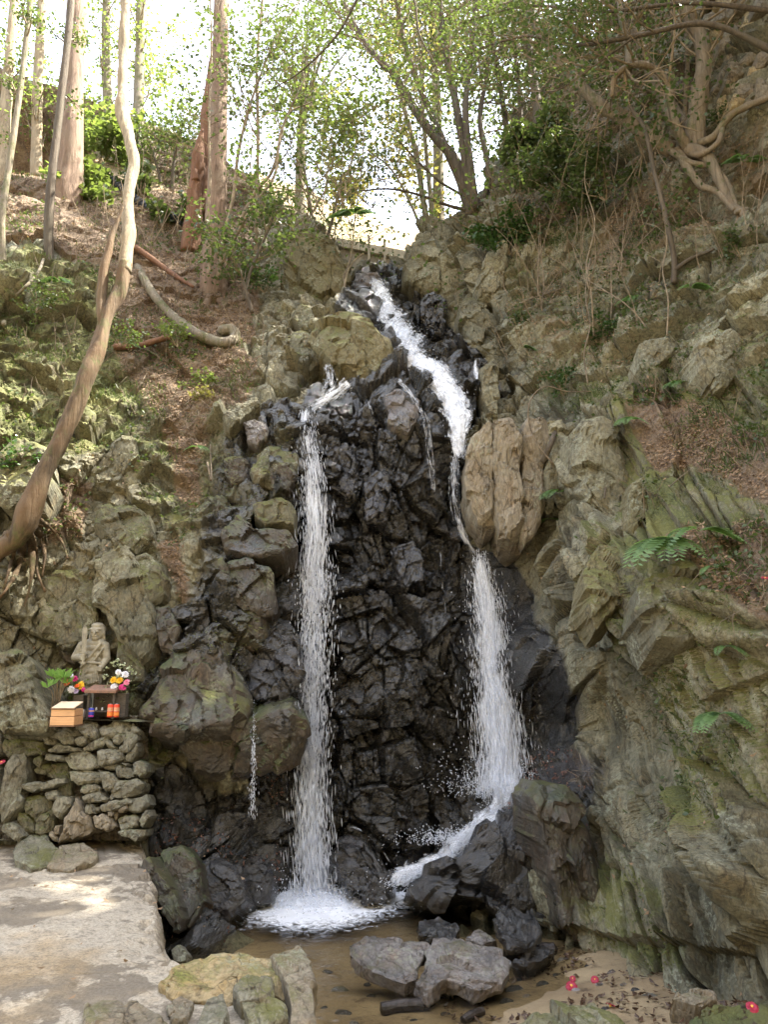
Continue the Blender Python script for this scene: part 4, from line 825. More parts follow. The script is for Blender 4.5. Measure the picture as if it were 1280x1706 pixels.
# ------------------------------------------------------------------ dry stone wall under the shrine
ZW = """1 10,200 80,170 330,150 350,190 310,250 150,240 30,240;1 20,240 150,245 300,260 300,340 200,360 60,365 20,320;0 360,150 570,145 590,190 480,215 380,215;0 570,120 640,95 720,100 735,170 700,205 640,205 590,160;0 740,150 830,110 960,90 985,130 950,180 860,200 760,195;0 420,225 540,215 560,240 550,275 480,280;0 570,220 660,215 650,260 600,285 565,280;0 320,220 380,220 415,260 400,280 330,270;0 345,320 430,275 570,300 580,320 480,330 350,335;0 630,300 720,240 810,215 815,240 760,290 640,320;0 835,230 880,195 945,200 950,240 900,270 860,265;0 950,190 1030,185 1030,230 980,330 930,335 890,300 940,260;0 790,250 820,240 880,300 870,315 810,295;0 475,370 600,320 720,370 725,440 660,465 540,470 490,400;0 735,330 820,315 900,325 910,380 860,415 750,430 735,390;0 340,350 450,360 480,400 400,400 335,385;0 920,380 990,330 1040,270 1040,330 990,400 930,410;0 770,450 850,425 885,430 875,470 820,475;0 880,450 920,430 990,470 1005,520 960,530 890,520;0 1000,430 1050,400 1100,430 1105,480 1060,520 1010,500;0 530,490 620,475 730,490 780,540 720,565 590,570 540,550;0 740,480 840,500 880,560 860,610 790,630 770,560;0 610,590 700,580 750,610 740,640 660,655 610,640;0 620,670 740,640 800,690 780,715 680,720 625,710;0 820,640 900,560 1010,550 1070,580 1040,650 960,680 850,690;0 765,740 850,700 980,690 1000,710 900,770 770,785;0 635,740 700,735 710,800 660,810 640,790;0 715,760 760,750 755,790 715,790;2 885,780 955,740 960,765 920,800;0 960,780 1010,700 1090,670 1110,740 1060,790 1000,800;0 900,835 1010,815 1045,850 1030,900 920,930 895,880;0 1050,860 1100,785 1125,830 1080,905;0 890,945 1000,925 1080,930 1080,970 1030,1010 950,980;2 700,840 760,810 820,840 860,900 800,930 720,900;2 550,690 600,760 650,830 700,930 600,980 450,1010 470,880 520,760;1 155,740 180,690 270,670 350,690 370,760 250,850 190,800;1 120,800 160,785 240,860 240,950 140,930 115,860;1 250,860 380,775 390,860 380,930 310,960 250,940;0 150,590 280,565 450,540 450,570 360,610 200,640;0 325,650 400,625 435,680 360,700;0 400,690 520,680 500,760 440,850 390,800;1 240,470 330,410 380,460 340,505 270,500;1 240,390 290,360 320,400 280,450 245,430;1 370,440 500,430 525,560 510,680 440,640 460,540 350,520;0 0,560 90,380 150,360 170,400 170,500 140,640 130,740 0,890;0 0,895 60,870 110,910 150,970 110,1020 0,930;1 380,430 430,420 440,450 400,465;2 400,900 445,895 440,970 410,960;2 355,950 390,940 430,1000 440,1030 400,1010;2 810,790 860,790 850,820 820,825;2 860,800 900,790 890,840 870,860;0 910,415 960,420 960,440;0 1000,110 1070,160 1050,180 985,170;0 -200,420 -110,400 -30,470 -40,700 -200,720;0 -200,180 -20,180 -10,330 -200,380"""
wall = empty('stone_wall', (-3.2, 7.4, 0)); tag(wall, 'rough dry stone wall that carries the shrine at the end of the path', 'stone wall')
wloc = np.array([-3.2, 7.4, 0])
def add_child(name, Vv, Ff, mat, root, smooth=False):
    loc = np.array(root.location); return meshnp(name, np.asarray(Vv)-loc, Ff, mat, root, smooth)
for k, s in enumerate(ZW.split(';')):
    q = s.split(' '); pol = [tuple(float(v) for v in p.split(',')) for p in q[1:]]
    pol = [(x/4.571, 1180+y/4.571) for x, y in pol]
    cx = sum(p[0] for p in pol)/len(pol); cy = sum(p[1] for p in pol)/len(pol)
    pol = [(cx+(x-cx)*1.15, cy+(y-cy)*1.15) for x, y in pol]
    tup = int(q[0]); Y = 7.18+.28*(1390-cy)/190+rnd.uniform(-.04, .04)+(.10 if tup == 1 and cx < 120 and cy > 1270 else 0)
    top = cy < 1225
    Vv, Ff = rockVF(pol, Y, .34, (0, .9 if top else .15), 700+k, 14, 7.0, 1.15, 32)
    add_child('stone', Vv, Ff, M[('wall', 'mossy', 'pale')[tup]], wall)
# earth core behind the stones
n, mm_ = 50, 50
uu, vv = np.meshgrid(np.linspace(-60, 246, mm_), np.linspace(1192, 1400, n))
core = Wn(uu, vv, 7.42+.26*(1390-vv)/190+.03*np.sin(uu*.3)*np.cos(vv*.23)+.05*fbm(np.stack([uu/20, vv/20, uu*0], -1), 5, 3))
add_child('core', core.reshape(-1, 3), gridF(n, mm_), M['earth'], wall)
# ledge on top
LZ = float(W(160, 1196, 7.5)[2])
lx, ly = np.meshgrid(np.linspace(-4.6, -2.15, 90), np.linspace(7.42, 8.5, 50)); lz = LZ-.02+.03*fbm(np.stack([lx*3, ly*3, lx*0], -1), 9, 4)
add_child('top_slab', np.stack([lx, ly, lz], -1).reshape(-1, 3), gridF(50, 90), M['wall'], wall)
# ------------------------------------------------------------------ trees
def path3(pts, r0, r1=None, n=None, jit=0.0, seed=0):
    """pts: (px, py, Y) ..."""
    P = np.array([W(a, b, c) for a, b, c in pts]); n = n or max(8, len(pts)*6)
    Q = catmull(P, n)
    if jit: Q = Q+jit*np.stack([fbm(Q*1.7+k*9+seed, seed+k, 2) for k in range(3)], -1)
    if isinstance(r0, (list, tuple)): R = np.interp(np.linspace(0, 1, n), np.linspace(0, 1, len(r0)), r0)
    else: R = np.linspace(r0, r1 if r1 is not None else r0*.5, n)
    return Q, R
def trunk_obj(name, pts, r0, r1, mat, parent, sides=14, rough=.14, n=None, seed=0):
    n = n or len(pts)*12
    Q, R = path3(pts, r0, r1, n, .0, seed)
    loc = np.array(parent.location) if parent else np.zeros(3)
    mb = MB(); mb.tube(Q-loc, R, sides, rough, seed+1); return mb.build(name, mat, parent, True), Q, R
def grow(mb, p, d, L, r, depth, tips, R, up=.15, spread=.6, nseg=5, min_r=.0025):
    """recursive branch; adds tubes to mb; collects leaf anchor points in tips"""
    pts = [np.array(p)]; d = np.array(d)/np.linalg.norm(d)
    for k in range(nseg):
        d = d+R.normal(size=3)*.16+np.array([0, 0, up*.25]); d /= np.linalg.norm(d); pts.append(pts[-1]+d*L/nseg)
    pts = np.array(pts); rr = np.linspace(r, max(min_r, r*.45), len(pts))
    mb.tube(pts, rr, 5 if r > .012 else 3)
    if depth <= 0: tips.extend(pts[1:]); return
    nb = R.integers(2, 5)
    for k in range(nb):
        i = R.integers(2, nseg+1); nd = d+R.normal(size=3)*spread; nd /= np.linalg.norm(nd)
        grow(mb, pts[i], nd, L*R.uniform(.5, .8), max(min_r, rr[i]*.6), depth-1, tips, R, up, spread, nseg, min_r)
def leavesVF(anchors, n, spread, size, R, droop=.2, asp=.42, flat=.5):
    A = np.asarray(anchors); idx = R.integers(0, len(A), n)
    c = A[idx]+R.normal(size=(n, 3))*spread*np.array([1, 1, .7])
    d = R.normal(size=(n, 3)); d[:, 2] = d[:, 2]*.5-droop; d /= np.linalg.norm(d, axis=1)[:, None]
    nr = R.normal(size=(n, 3))*(1-flat)+np.array([0, 0, flat*1.6]); nr -= d*(nr*d).sum(1)[:, None]; nr /= np.linalg.norm(nr, axis=1)[:, None]+1e-9
    sd_ = np.cross(d, nr); s = size*R.uniform(.55, 1.25, (n, 1)); w_ = s*asp
    v0 = c-d*s*.5; v2 = c+d*s*.5; m_ = c-d*s*.05-nr*s*.06
    v1 = m_+sd_*w_+nr*s*.10; v3 = m_-sd_*w_+nr*s*.10
    Vv = np.stack([v0, v1, v2, v3], 1).reshape(-1, 3); b = np.arange(n)[:, None]*4
    F = np.concatenate([b+[0, 1, 2], b+[0, 2, 3]], 1).reshape(-1, 3)
    return Vv, F
def tree(name, label, stems, bark, leafmat, crown=None, branches=(), group=None, cat='tree', seed=1, nleaf=2400, leaf=.07, lsp=.12, blen=1.1, bdep=2, nb=10, bstart=.35, up=.2, roots=(), sides=12, rough=.14, extra_anchors=None, crown_name='crown'):
    """stems: list of (pts, r0, r1). twigs sprout along the stems; crown = leaves of the tree in one part"""
    base = W(*stems[0][0][0]); root = empty(name, base); tag(root, label, cat, group); loc = np.array(base)
    R = np.random.default_rng(seed); tips = []; tw = MB(); cnt = 0
    for k, st in enumerate(stems):
        o, Q, Rr = trunk_obj('trunk' if k == 0 else 'limb', st[0], st[1], st[2], M[bark], root, sides, rough, seed=seed+k)
        for j in range(nb):
            i = int(len(Q)*R.uniform(bstart, .98)); i = min(i, len(Q)-2); t = Q[i+1]-Q[i]; t /= np.linalg.norm(t)
            d = R.normal(size=3); d -= t*d.dot(t); d /= np.linalg.norm(d); d = d+t*.7+np.array([0, 0, up])
            grow(tw, Q[i]-loc, d, blen*R.uniform(.6, 1.2), min(.02, Rr[i]*.45), bdep, tips, R, up)
    for k, st in enumerate(branches): trunk_obj('branch', st[0], st[1], st[2], M[bark], root, 8, rough, seed=seed+50+k)
    for k, st in enumerate(roots): trunk_obj('root', st[0], st[1], st[2], M[bark], root, 8, rough*1.5, seed=seed+80+k)
    if tw.n: tw.build('twigs', M['twig'], root)
    if extra_anchors is not None: tips = list(tips)+[a-loc for a in extra_anchors]
    if nleaf and tips:
        Vv, F = leavesVF(tips, nleaf, lsp, leaf, R); meshnp(crown_name, Vv, F, M[leafmat], root)
    return root
# T4 leaning twin tree in front of the left bank
lean = tree('leaning_tree', 'tan barked tree leaning right across the left bank with a pale bare upper trunk', [
  ([(-12,925,7.5),(28,895,7.5),(48,850,7.5),(72,790,7.55),(108,715,7.65),(140,640,7.75),(158,590,7.85),(175,535,7.95),(196,490,8.05),(209,440,8.15)], [.10,.105,.095,.09,.08,.085,.078,.075,.078,.07], None),
  ([(207,455,8.12),(213,400,8.25),(214,330,8.45),(222,275,8.6),(216,240,8.7),(204,180,8.9),(205,100,9.1),(207,20,9.3),(205,-60,9.5)], [.085,.065,.065,.075,.075,.07,.065,.06,.055], None)],
  'b_tan', 'leaf', nb=0, nleaf=0, sides=24, rough=.42, seed=31,
  branches=[([(172,545,7.95),(168,500,8.0),(172,455,8.05),(180,420,8.1),(188,385,8.15),(205,345,8.2)], [.075,.065,.06,.05,.04,.01], None)],
  roots=[([(a, b, (7.45 if n_ == 0 else Ys(a, b)-.05-.02*n_)) for n_, (a, b) in enumerate(pp)], r_, .012) for pp, r_ in (
    (((42,872),(50,905),(53,940),(50,975),(40,1010)), .055), (((34,878),(36,915),(28,950),(8,985),(-10,1005)), .05), (((24,885),(12,915),(-8,940),(-30,955)), .055), (((50,868),(68,895),(74,925),(70,960)), .045),
    (((56,860),(84,880),(104,905),(112,930)), .03), (((30,880),(22,920),(12,960),(-2,1000)), .03), (((46,875),(60,915),(62,955),(75,985)), .028), (((20,890),(-10,905),(-40,910)), .06))])
for ch in lean.children:
    if ch.name.startswith('limb'): ch.data.materials[0] = M['b_pale']; ch['label'] = 'pale bare upper trunk'
    if ch.name.startswith('branch'): ch['label'] = 'broken dead brown branch'
cw = [.30,.24,.21,.20,.19,.18]
tree('cedar_tree', 'thick straight reddish cedar trunk at the far left of the hillside', [([(108,352,13.2),(114,300,13.2),(118,230,13.2),(122,130,13.3),(127,20,13.4),(130,-80,13.5)], cw, None)], 'b_cedar', 'leaf', nb=0, nleaf=0, sides=18, rough=.10, seed=41)
tree('cedar_tree', 'thick straight cedar trunk left of the waterfall with small side buds', [([(355,515,12.3),(356,470,12.2),(359,380,12.2),(363,250,12.3),(366,120,12.4),(369,0,12.5),(370,-90,12.6)], [.25,.20,.165,.155,.15,.145,.14], None)], 'b_cedar', 'leaf', nb=0, nleaf=0, sides=18, rough=.10, seed=42,
  roots=[([(352,490,12.1),(335,525,11.9),(318,540,11.8)], .09, .03), ([(362,495,12.1),(385,525,11.9),(400,560,11.6)], .08, .03)])
tree('tree_stump', 'tall broken rotten red stump left of the cedar', [([(316,420,13),(322,360,13),(328,290,13),(333,240,13),(336,215,13)], [.17,.15,.14,.12,.03], None), ([(326,300,12.9),(322,260,12.9),(330,240,12.9)], [.07,.05,.01], None)], 'b_red', 'leaf', nb=0, nleaf=0, rough=.4, seed=43, cat='stump')
tree('dead_tree', 'hollow reddish snag touching the left side of the cedar', [([(335,360,13.4),(342,260,13.4),(346,190,13.4),(352,120,13.5),(356,70,13.5)], [.16,.15,.13,.09,.04], None)], 'b_red', 'leaf', nb=0, nleaf=0, rough=.3, seed=44)
tree('thin_tree', 'thin dark ivy-clad trunk leaning right of the bright far-left one', [([(84,455,11.5),(80,400,11.5),(84,310,11.5),(96,210,11.6),(106,120,11.7),(116,30,11.8),(120,-60,11.9)], .075, .06)], 'b_dark', 'leaf', nleaf=500, leaf=.06, nb=5, blen=.5, bdep=1, seed=45)
tree('thin_tree', 'pale sunlit trunk at the top left corner of the photo', [([(-5,420,13),(2,300,13),(8,200,13.2),(15,100,13.4),(24,0,13.6),(28,-60,13.6)], .12, .09)], 'b_pale', 'leafb', nleaf=500, leaf=.08, nb=5, blen=.7, seed=46)
tree('thin_tree', 'ivy covered slanting stem at the left edge of the photo', [([(5,445,10.8),(3,360,10.8),(14,280,10.9),(26,200,11),(38,110,11.1),(50,0,11.2),(54,-60,11.3)], .05, .045)], 'b_grey', 'leaf', nleaf=700, leaf=.05, lsp=.06, nb=9, blen=.3, bdep=1, bstart=.1, seed=47)
tree('thin_tree', 'leafy slim trunk behind the pale bare upper trunk', [([(228,330,15.5),(230,200,15.6),(232,100,15.8),(236,-40,16)], .13, .10)], 'b_grey', 'leafb', nleaf=1760, leaf=.09, lsp=.16, nb=14, blen=1.0, bstart=.05, seed=48)
tree('thin_tree', 'slim hazy trunk between the far left cedar and the pale bare trunk', [([(180,320,16.5),(180,200,16.6),(176,80,16.8),(178,-40,17)], .13, .10)], 'b_grey', 'leafb', nleaf=1760, leaf=.09, lsp=.18, nb=14, blen=1.1, bstart=.05, seed=49)
tree('thin_tree', 'background trunk among leaves left of the thin dark ivy-clad one', [([(60,300,15.8),(62,150,16),(70,0,16.2),(74,-60,16.3)], .13, .10)], 'b_pale', 'leafb', nleaf=1600, leaf=.09, lsp=.2, nb=12, blen=1.2, bstart=.05, seed=50)
# multi-stemmed shrub trees round the cedar
tree('shrub_tree', 'pale thin multi-stemmed shrub growing right of the cedar', [
  ([(362,465,11.6),(376,420,11.5),(400,370,11.5),(425,320,11.5),(452,288,11.5),(466,240,11.6),(480,190,11.7),(520,170,11.9)], .040, .012),
  ([(366,460,11.5),(372,400,11.5),(388,330,11.5),(396,260,11.5),(412,190,11.6),(436,120,11.7),(462,60,11.8),(500,0,12)], .035, .012),
  ([(368,440,11.4),(392,395,11.4),(420,345,11.3),(458,290,11.3),(470,215,11.4),(520,110,11.6),(560,60,11.8)], .030, .010),
  ([(350,455,11.5),(346,380,11.5),(350,300,11.5),(348,200,11.6),(352,100,11.8),(350,-20,12)], .022, .014),
  ([(425,440,11.5),(428,330,11.5),(430,220,11.6),(428,100,11.8),(440,-20,12)], .035, .02)], 'twig', 'leaf', nleaf=2560, leaf=.08, lsp=.14, nb=12, blen=1.1, bdep=2, bstart=.35, seed=51)
tree('shrub_tree', 'small leafy shrub on the bank between cedar and weir rocks', [([(405,500,11),(418,450,11),(440,400,11.1),(460,350,11.3)], .03, .01), ([(420,520,10.9),(400,450,10.9),(386,400,11)], .03, .01)], 'b_dark', 'leaf', nleaf=2080, leaf=.07, nb=10, blen=.6, seed=52)
tree('shrub_tree', 'green bush behind the stump on the left skyline', [([(285,330,15),(290,270,15),(300,215,15)], .05, .02), ([(275,340,15),(262,280,15),(250,240,15)], .04, .02)], 'b_dark', 'leaf', nleaf=1760, leaf=.085, lsp=.2, nb=9, blen=.9, bstart=.1, seed=53)
tree('shrub_tree', 'bright green bush on the ridge under the bare branches', [([(524,395,14.5),(515,330,14.5),(505,270,14.6)], .05, .02), ([(545,400,14.5),(560,340,14.5),(570,290,14.6)], .04, .02)], 'b_dark', 'leafb', nleaf=1300, leaf=.085, lsp=.2, nb=12, blen=1.9, bstart=.1, seed=54)
# fan of stems on the ridge above the upper cascade
tree('multi_stem_tree', 'dark multi-stemmed tree fanning up from the right ridge over the weir', [
  ([(790,360,13.4),(772,305,13.4),(755,262,13.4),(722,225,13.4),(690,180,13.4),(660,130,13.5),(628,95,13.6),(598,55,13.8),(572,0,14),(560,-60,14)], [.15,.12,.10,.09,.08,.07,.06,.055,.05,.04], None),
  ([(785,350,13.5),(762,290,13.6),(738,235,13.6),(712,175,13.7),(690,120,13.8),(672,60,14),(655,-30,14)], .09, .04),
  ([(792,350,13.3),(778,280,13.2),(765,200,13.2),(750,120,13.2),(738,50,13.3),(730,-50,13.4)], .09, .05),
  ([(794,345,13.2),(782,260,13.1),(776,170,13),(786,90,13),(795,-40,13)], .07, .04),
  ([(798,350,13.3),(815,290,13.3),(800,200,13.4),(812,120,13.5),(820,0,13.6)], .06, .03),
  ([(775,350,13.2),(740,340,13.0),(700,325,12.8),(650,315,12.6),(600,318,12.5)], .035, .012),
  ([(770,325,13.2),(730,300,13.0),(690,262,12.9),(665,235,12.8)], .03, .012),
  ([(800,360,13.2),(840,400,12.0),(855,380,12.2)], .04, .02)],
  'b_dark', 'leaf', nleaf=9500, leaf=.07, lsp=.16, nb=15, blen=1.35, bdep=2, bstart=.42, seed=55, rough=.12)
tree('multi_stem_tree', 'slender grey stems rising just left of the dark fan of stems', [
  ([(718,410,15),(705,330,15.2),(690,240,15.4),(660,130,15.7),(640,20,16),(630,-60,16)], .07, .03), ([(725,405,15),(715,300,15.2),(706,200,15.4),(700,90,15.7),(690,-40,16)], .06, .03), ([(710,400,15.2),(680,330,15.4),(650,280,15.7),(612,250,16)], .04, .015)],
  'b_grey', 'leafy', nleaf=2080, leaf=.11, lsp=.2, nb=12, blen=1.3, bstart=.35, seed=56)
tree('multi_stem_tree', 'cluster of thin upright trunks on the right skyline', [
  ([(850,300,14.2),(845,220,14.3),(830,120,14.4),(815,20,14.5),(810,-60,14.6)], .07, .04), ([(895,235,13.5),(896,180,13.5),(885,100,13.6),(870,-20,13.8)], .10, .06), ([(862,290,14),(868,200,14),(860,100,14.2),(850,-30,14.4)], .05, .03), ([(835,310,14.2),(860,250,14.2),(905,190,14.3),(930,100,14.4),(950,0,14.5)], .04, .03)],
  'b_dark', 'leaf', nleaf=5600, leaf=.075, lsp=.18, nb=14, blen=1.3, bstart=.2, seed=57)
# big rooted tree on the right wall
tree('rooted_tree', 'old tree rooted in the right rock wall with a pale limb leaning left', [
  ([(1158,262,9.2),(1160,215,9.15),(1166,160,9.15),(1174,100,9.2),(1168,60,9.25),(1148,25,9.3),(1118,-30,9.4),(1100,-70,9.5)], [.17,.13,.115,.11,.10,.10,.09,.08], None),
  ([(1120,250,9.3),(1080,228,9.3),(1045,198,9.35),(1005,178,9.4),(975,150,9.5),(945,112,9.6),(915,75,9.7),(893,40,9.8),(870,-20,10)], [.11,.095,.085,.08,.075,.07,.065,.06,.05], None),
  ([(1150,250,9.1),(1128,212,9.0),(1118,170,9.0),(1108,130,9.0),(1080,110,8.95),(1050,110,8.9),(1026,128,8.9),(1020,160,8.9)], [.075,.06,.055,.05,.048,.045,.04,.03], None),
  ([(1018,165,9.0),(1036,150,9.0),(1048,115,9.0),(1046,70,9.1),(1035,20,9.2),(1030,-50,9.3)], [.04,.045,.045,.045,.04,.035], None),
  ([(1145,245,9.5),(1110,180,9.6),(1085,120,9.8),(1060,60,10),(1030,10,10.2),(990,-40,10.4)], .08, .05),
  ([(1160,240,9.3),(1120,170,9.9),(1060,120,10.2),(1000,90,10.4),(950,40,10.6)], .05, .03)],
  'b_rt', 'leaf', nleaf=7500, leaf=.06, lsp=.11, nb=14, blen=1.3, bstart=.4, seed=58, sides=16, rough=.16,
  roots=[([(1150,250,9.1),(1180,262,8.9),(1200,300,8.8),(1218,340,8.7),(1245,362,8.5),(1258,400,8.4),(1262,450,8.3)], .09, .03),
    ([(1165,240,9.0),(1190,228,8.9),(1215,196,8.8),(1245,178,8.7),(1300,155,8.5)], .06, .035), ([(1140,248,9.2),(1165,258,8.9),(1195,240,8.75),(1205,215,8.8)], .05, .03),
    ([(1130,250,9.2),(1150,285,9.0),(1170,310,8.9),(1195,320,8.8),(1225,350,8.6)], .07, .03), ([(1110,245,9.3),(1150,270,9.0),(1190,280,8.9),(1215,310,8.75),(1230,355,8.6),(1222,395,8.5)], .05, .02), ([(1225,355,8.55),(1250,350,8.5),(1275,385,8.4),(1262,430,8.3)], .035, .015)])
tree('overhanging_branch', 'thin dark leafy boughs reaching across the top from the right', [
  ([(1300,90,8.2),(1180,40,8.3),(1060,60,8.5),(960,75,8.8),(880,60,9.2),(800,80,9.6)], .045, .012), ([(1300,20,8.4),(1150,5,8.6),(1000,20,9),(880,10,9.4),(760,40,10)], .035, .01), ([(1060,60,8.5),(990,110,8.7),(930,150,9),(890,150,9.2)], .018, .006)],
  'b_dark', 'leaf', nleaf=3800, leaf=.055, lsp=.10, nb=12, blen=.9, bdep=2, bstart=.15, seed=91)
tree('overhanging_branch', 'airy leafy boughs arching over the gorge from the top left centre', [
  ([(640,-80,10.5),(600,-10,10.6),(560,60,10.8),(500,120,11),(450,150,11.2)], .03, .008), ([(660,-80,10.5),(690,0,10.6),(700,60,10.7),(740,130,10.8)], .028, .008)],
  'b_dark', 'leaf', nleaf=2600, leaf=.05, lsp=.10, nb=11, blen=.9, bdep=2, bstart=.2, seed=92)
tree('slender_tree', 'thin dark crooked stem standing before the right bank', [([(1124,472,8.7),(1124,430,8.7),(1110,360,8.7),(1092,290,8.75),(1075,215,8.8),(1050,175,8.9),(1040,130,9.0)], .035, .02)], 'b_dark', 'leaf', nleaf=250, leaf=.06, nb=5, blen=.4, bdep=1, seed=59)
for k, (pts, r, lb) in enumerate([
  ([(1122,230,10),(1120,120,10.1),(1118,0,10.2),(1116,-60,10.3)], .05, 'straight pale stem just left of the curved right trunk'),
  ([(1100,230,10.2),(1098,100,10.3),(1090,-50,10.4)], .03, 'straight thin stem second left of the curved right trunk'),
  ([(1140,220,10.2),(1146,100,10.3),(1138,-50,10.4)], .04, 'reddish straight stem touching the curved right trunk'),
  ([(990,560,9.2),(985,480,9.2),(978,440,9.3),(992,370,9.5),(975,300,9.8),(985,220,10)], .010, 'thin vertical sapling on the right bank below the pale limb'),
  ([(1112,560,8.2),(1114,500,8.3),(1105,450,8.5),(1112,400,8.7),(1100,330,9)], .009, 'thin straight sapling left of the blocky lichen rock')]):
    tree('sapling', lb, [(pts, r, r*.6)], 'twig', 'leaf', nleaf=150, leaf=.06, nb=4, blen=.4, bdep=1, seed=70+k, rough=.08)
# shrubs clinging to the slopes
SH = [(930,285,11.6,.55,2600,'leaf','evergreen shrub under the pale limb of the rooted tree'),(1010,300,10.5,.45,1600,'leaf','smaller evergreen shrub right of the skyline rock'),
 (850,400,11.4,.35,1400,'leafd','blue green shrub overhanging the right side of the upper cascade'),(940,640,8.9,.20,350,'leafd','small green sprig on the right bank near the thin sapling'),
 (295,560,10.3,.22,380,'leafb','bright young shrub on the left bank near the curved root'),(335,640,9.8,.16,260,'leafb','light green seedling left of the flat tan slab'),(345,665,9.6,.13,200,'leafy','pale yellowish seedling below the light green seedling'),
 (900,250,12.6,.5,1800,'leaf','green shrub on the right skyline ridge'),(200,560,9.8,.2,300,'leaf','low dark shrub right of the leaning trunk'),(310,380,14,.5,1800,'leaf','dark shrub at the foot of the stump'),
 (160,250,15,.6,1200,'leafb','light green shrub behind the far left cedar'),(205,320,14.5,.5,1000,'leaf','green shrub left of the black drain pipe'),(620,300,17,1.0,1100,'leafy','yellow green bush in the sunlit gap beyond the weir'),
 (585,250,16,.9,800,'leafb','bright bush left of the sunlit gap'),(1240,420,8.3,.22,420,'leaf','small leafy plant among the roots at the right edge'),(60,500,9.8,.25,500,'leaf','trailing green plant on the mossy left rocks'),
 (30,780,8.2,.22,700,'leafd','dark creeping plant at the left edge'),(1010,560,9.3,.22,400,'leafd','dark green sprig in the middle of the right bank'),(860,540,10,.2,350,'leaf','small shrub on top of the bulging tan rock'),
 (130,330,13.6,.5,1200,'leafb','leafy plant around the foot of the far left cedar'),(1215,200,9.6,.25,500,'leaf','small shrub under the crumbly cliff top right'),(1255,235,9.4,.25,500,'leafd','dark shrub at the top right edge'),
 (440,470,11.4,.25,700,'leafd','glossy shrub left of the green brown rock face')]
for k, (px, py, Y, s, n, mt, lb) in enumerate(SH):
    Y = min(Y, Ys(px, py)+.1) if py > 380 else Y
    base = W(px, py+s/mpp(Y, py)*.7, Y); root = empty('shrub', base); tag(root, lb, 'shrub')
    R = np.random.default_rng(300+k); mb = MB(); tips = []
    for j in range(6): grow(mb, np.zeros(3), np.array([R.normal()*.8, R.normal()*.5-.2, 1.0]), s*1.3, .012 if s > .3 else .006, 1, tips, R, .1, .7, 4)
    mb.build('stems', M['twig'], root)
    Vv, F = leavesVF(tips, n, s*.18, .045 if s < .3 else (.075 if Y < 12.5 else .13), R); meshnp('foliage', Vv, F, M[mt], root)
# thicket of thin bare stems on the right bank and the ridges
def thicket(name, label, box, n, h0, h1, r, seed, mat='twigd', dY=-.1, lean=.25):
    R = np.random.default_rng(seed); root = empty(name, at((box[0]+box[2])/2, (box[1]+box[3])/2)); tag(root, label, 'bush'); mb = MB(); loc = np.array(root.location)
    for _ in range(n):
        px, py = R.uniform(box[0], box[2]), R.uniform(box[1], box[3]); b = at(px, py, .05)-loc; h = R.uniform(h0, h1)
        d = np.array([R.normal()*lean, -abs(R.normal())*.25, 1.0]); pts = [b]
        for k in range(5): d = d+R.normal(size=3)*.13; pts.append(pts[-1]+d/np.linalg.norm(d)*h/5)
        mb.tube(catmull(pts, 9), np.linspace(r, r*.4, 9)*R.uniform(.5, 1.4), 4)
        if R.random() < .6:
            q = pts[3]; e_ = d+R.normal(size=3)*.8; mb.tube([q, q+e_*h*.12, q+e_*h*.22+np.array([0, 0, .03])], [r*.5, r*.4, r*.2], 3)
    o = mb.build('stems', M[mat], root); return root
thicket('thicket', 'tangle of bare upright stems on the right bank left of the crooked stem', (870,330,1080,560), 45, .5, 1.6, .009, 1)
thicket('thicket', 'dry stems hanging over the bulging tan rock', (830,380,930,640), 30, .3, .9, .007, 2, lean=.5)
thicket('thicket', 'dense upright bare stems on the right skyline under the pale limb', (880,200,1100,340), 45, .9, 2.6, .012, 3, 'twig')
thicket('thicket', 'bare stems among the roots of the old right tree', (1040,260,1270,480), 35, .3, 1.1, .007, 4)
thicket('thicket', 'brambles and dead stems on the left bank below the cedar', (200,400,450,620), 90, .2, .7, .006, 5, lean=.7)
thicket('thicket', 'brambles behind the pale bare upper trunk', (140,330,340,430), 60, .4, 1.3, .009, 6, 'twig', lean=.5)
thicket('thicket', 'fine bare twigs around the green brown rock face', (430,330,590,430), 60, .5, 1.6, .010, 7, 'twig', lean=.4)
thicket('thicket', 'dead stems on the leafy ledge of the right bank', (980,600,1270,860), 60, .15, .45, .005, 8, lean=.7)
thicket('thicket', 'low dead stems on the mossy left rocks', (10,420,230,700), 70, .15, .5, .006, 9, lean=.7)
# woods going on beyond the ridge: crowns high over the gorge that sift the sun
def canopy(label, c, ext, n, leaf, mt, seed, trunk=None):
    R = np.random.default_rng(seed); c = np.array(c, float); root = empty('forest_tree', (c[0], c[1], trunk[1] if trunk else c[2]-ext[2])); tag(root, label, 'tree'); loc = np.array(root.location)
    nc = 46; cc = c+R.normal(size=(nc, 3))*np.array(ext)*.55
    mb = MB(); base = np.array([c[0], c[1], trunk[1] if trunk else c[2]-ext[2]])
    mb.tube(catmull([base-loc, (base+c)/2+R.normal(size=3)*.2-loc, c-loc], 12), np.linspace(.2, .07, 12), 8, .15, seed); mb.build('trunk', M['b_grey'], root, True)
    tw = MB()
    for q in cc[:26]: tw.tube([c*.75+base*.25-loc, (c+q)/2+R.normal(size=3)*.2-loc, q-loc], [.05, .03, .012], 4)
    tw.build('branches', M['b_grey'], root)
    Vv, F = leavesVF(cc-loc, n, min(ext)*.20, leaf, R); meshnp('crown', Vv, F, M[mt], root)
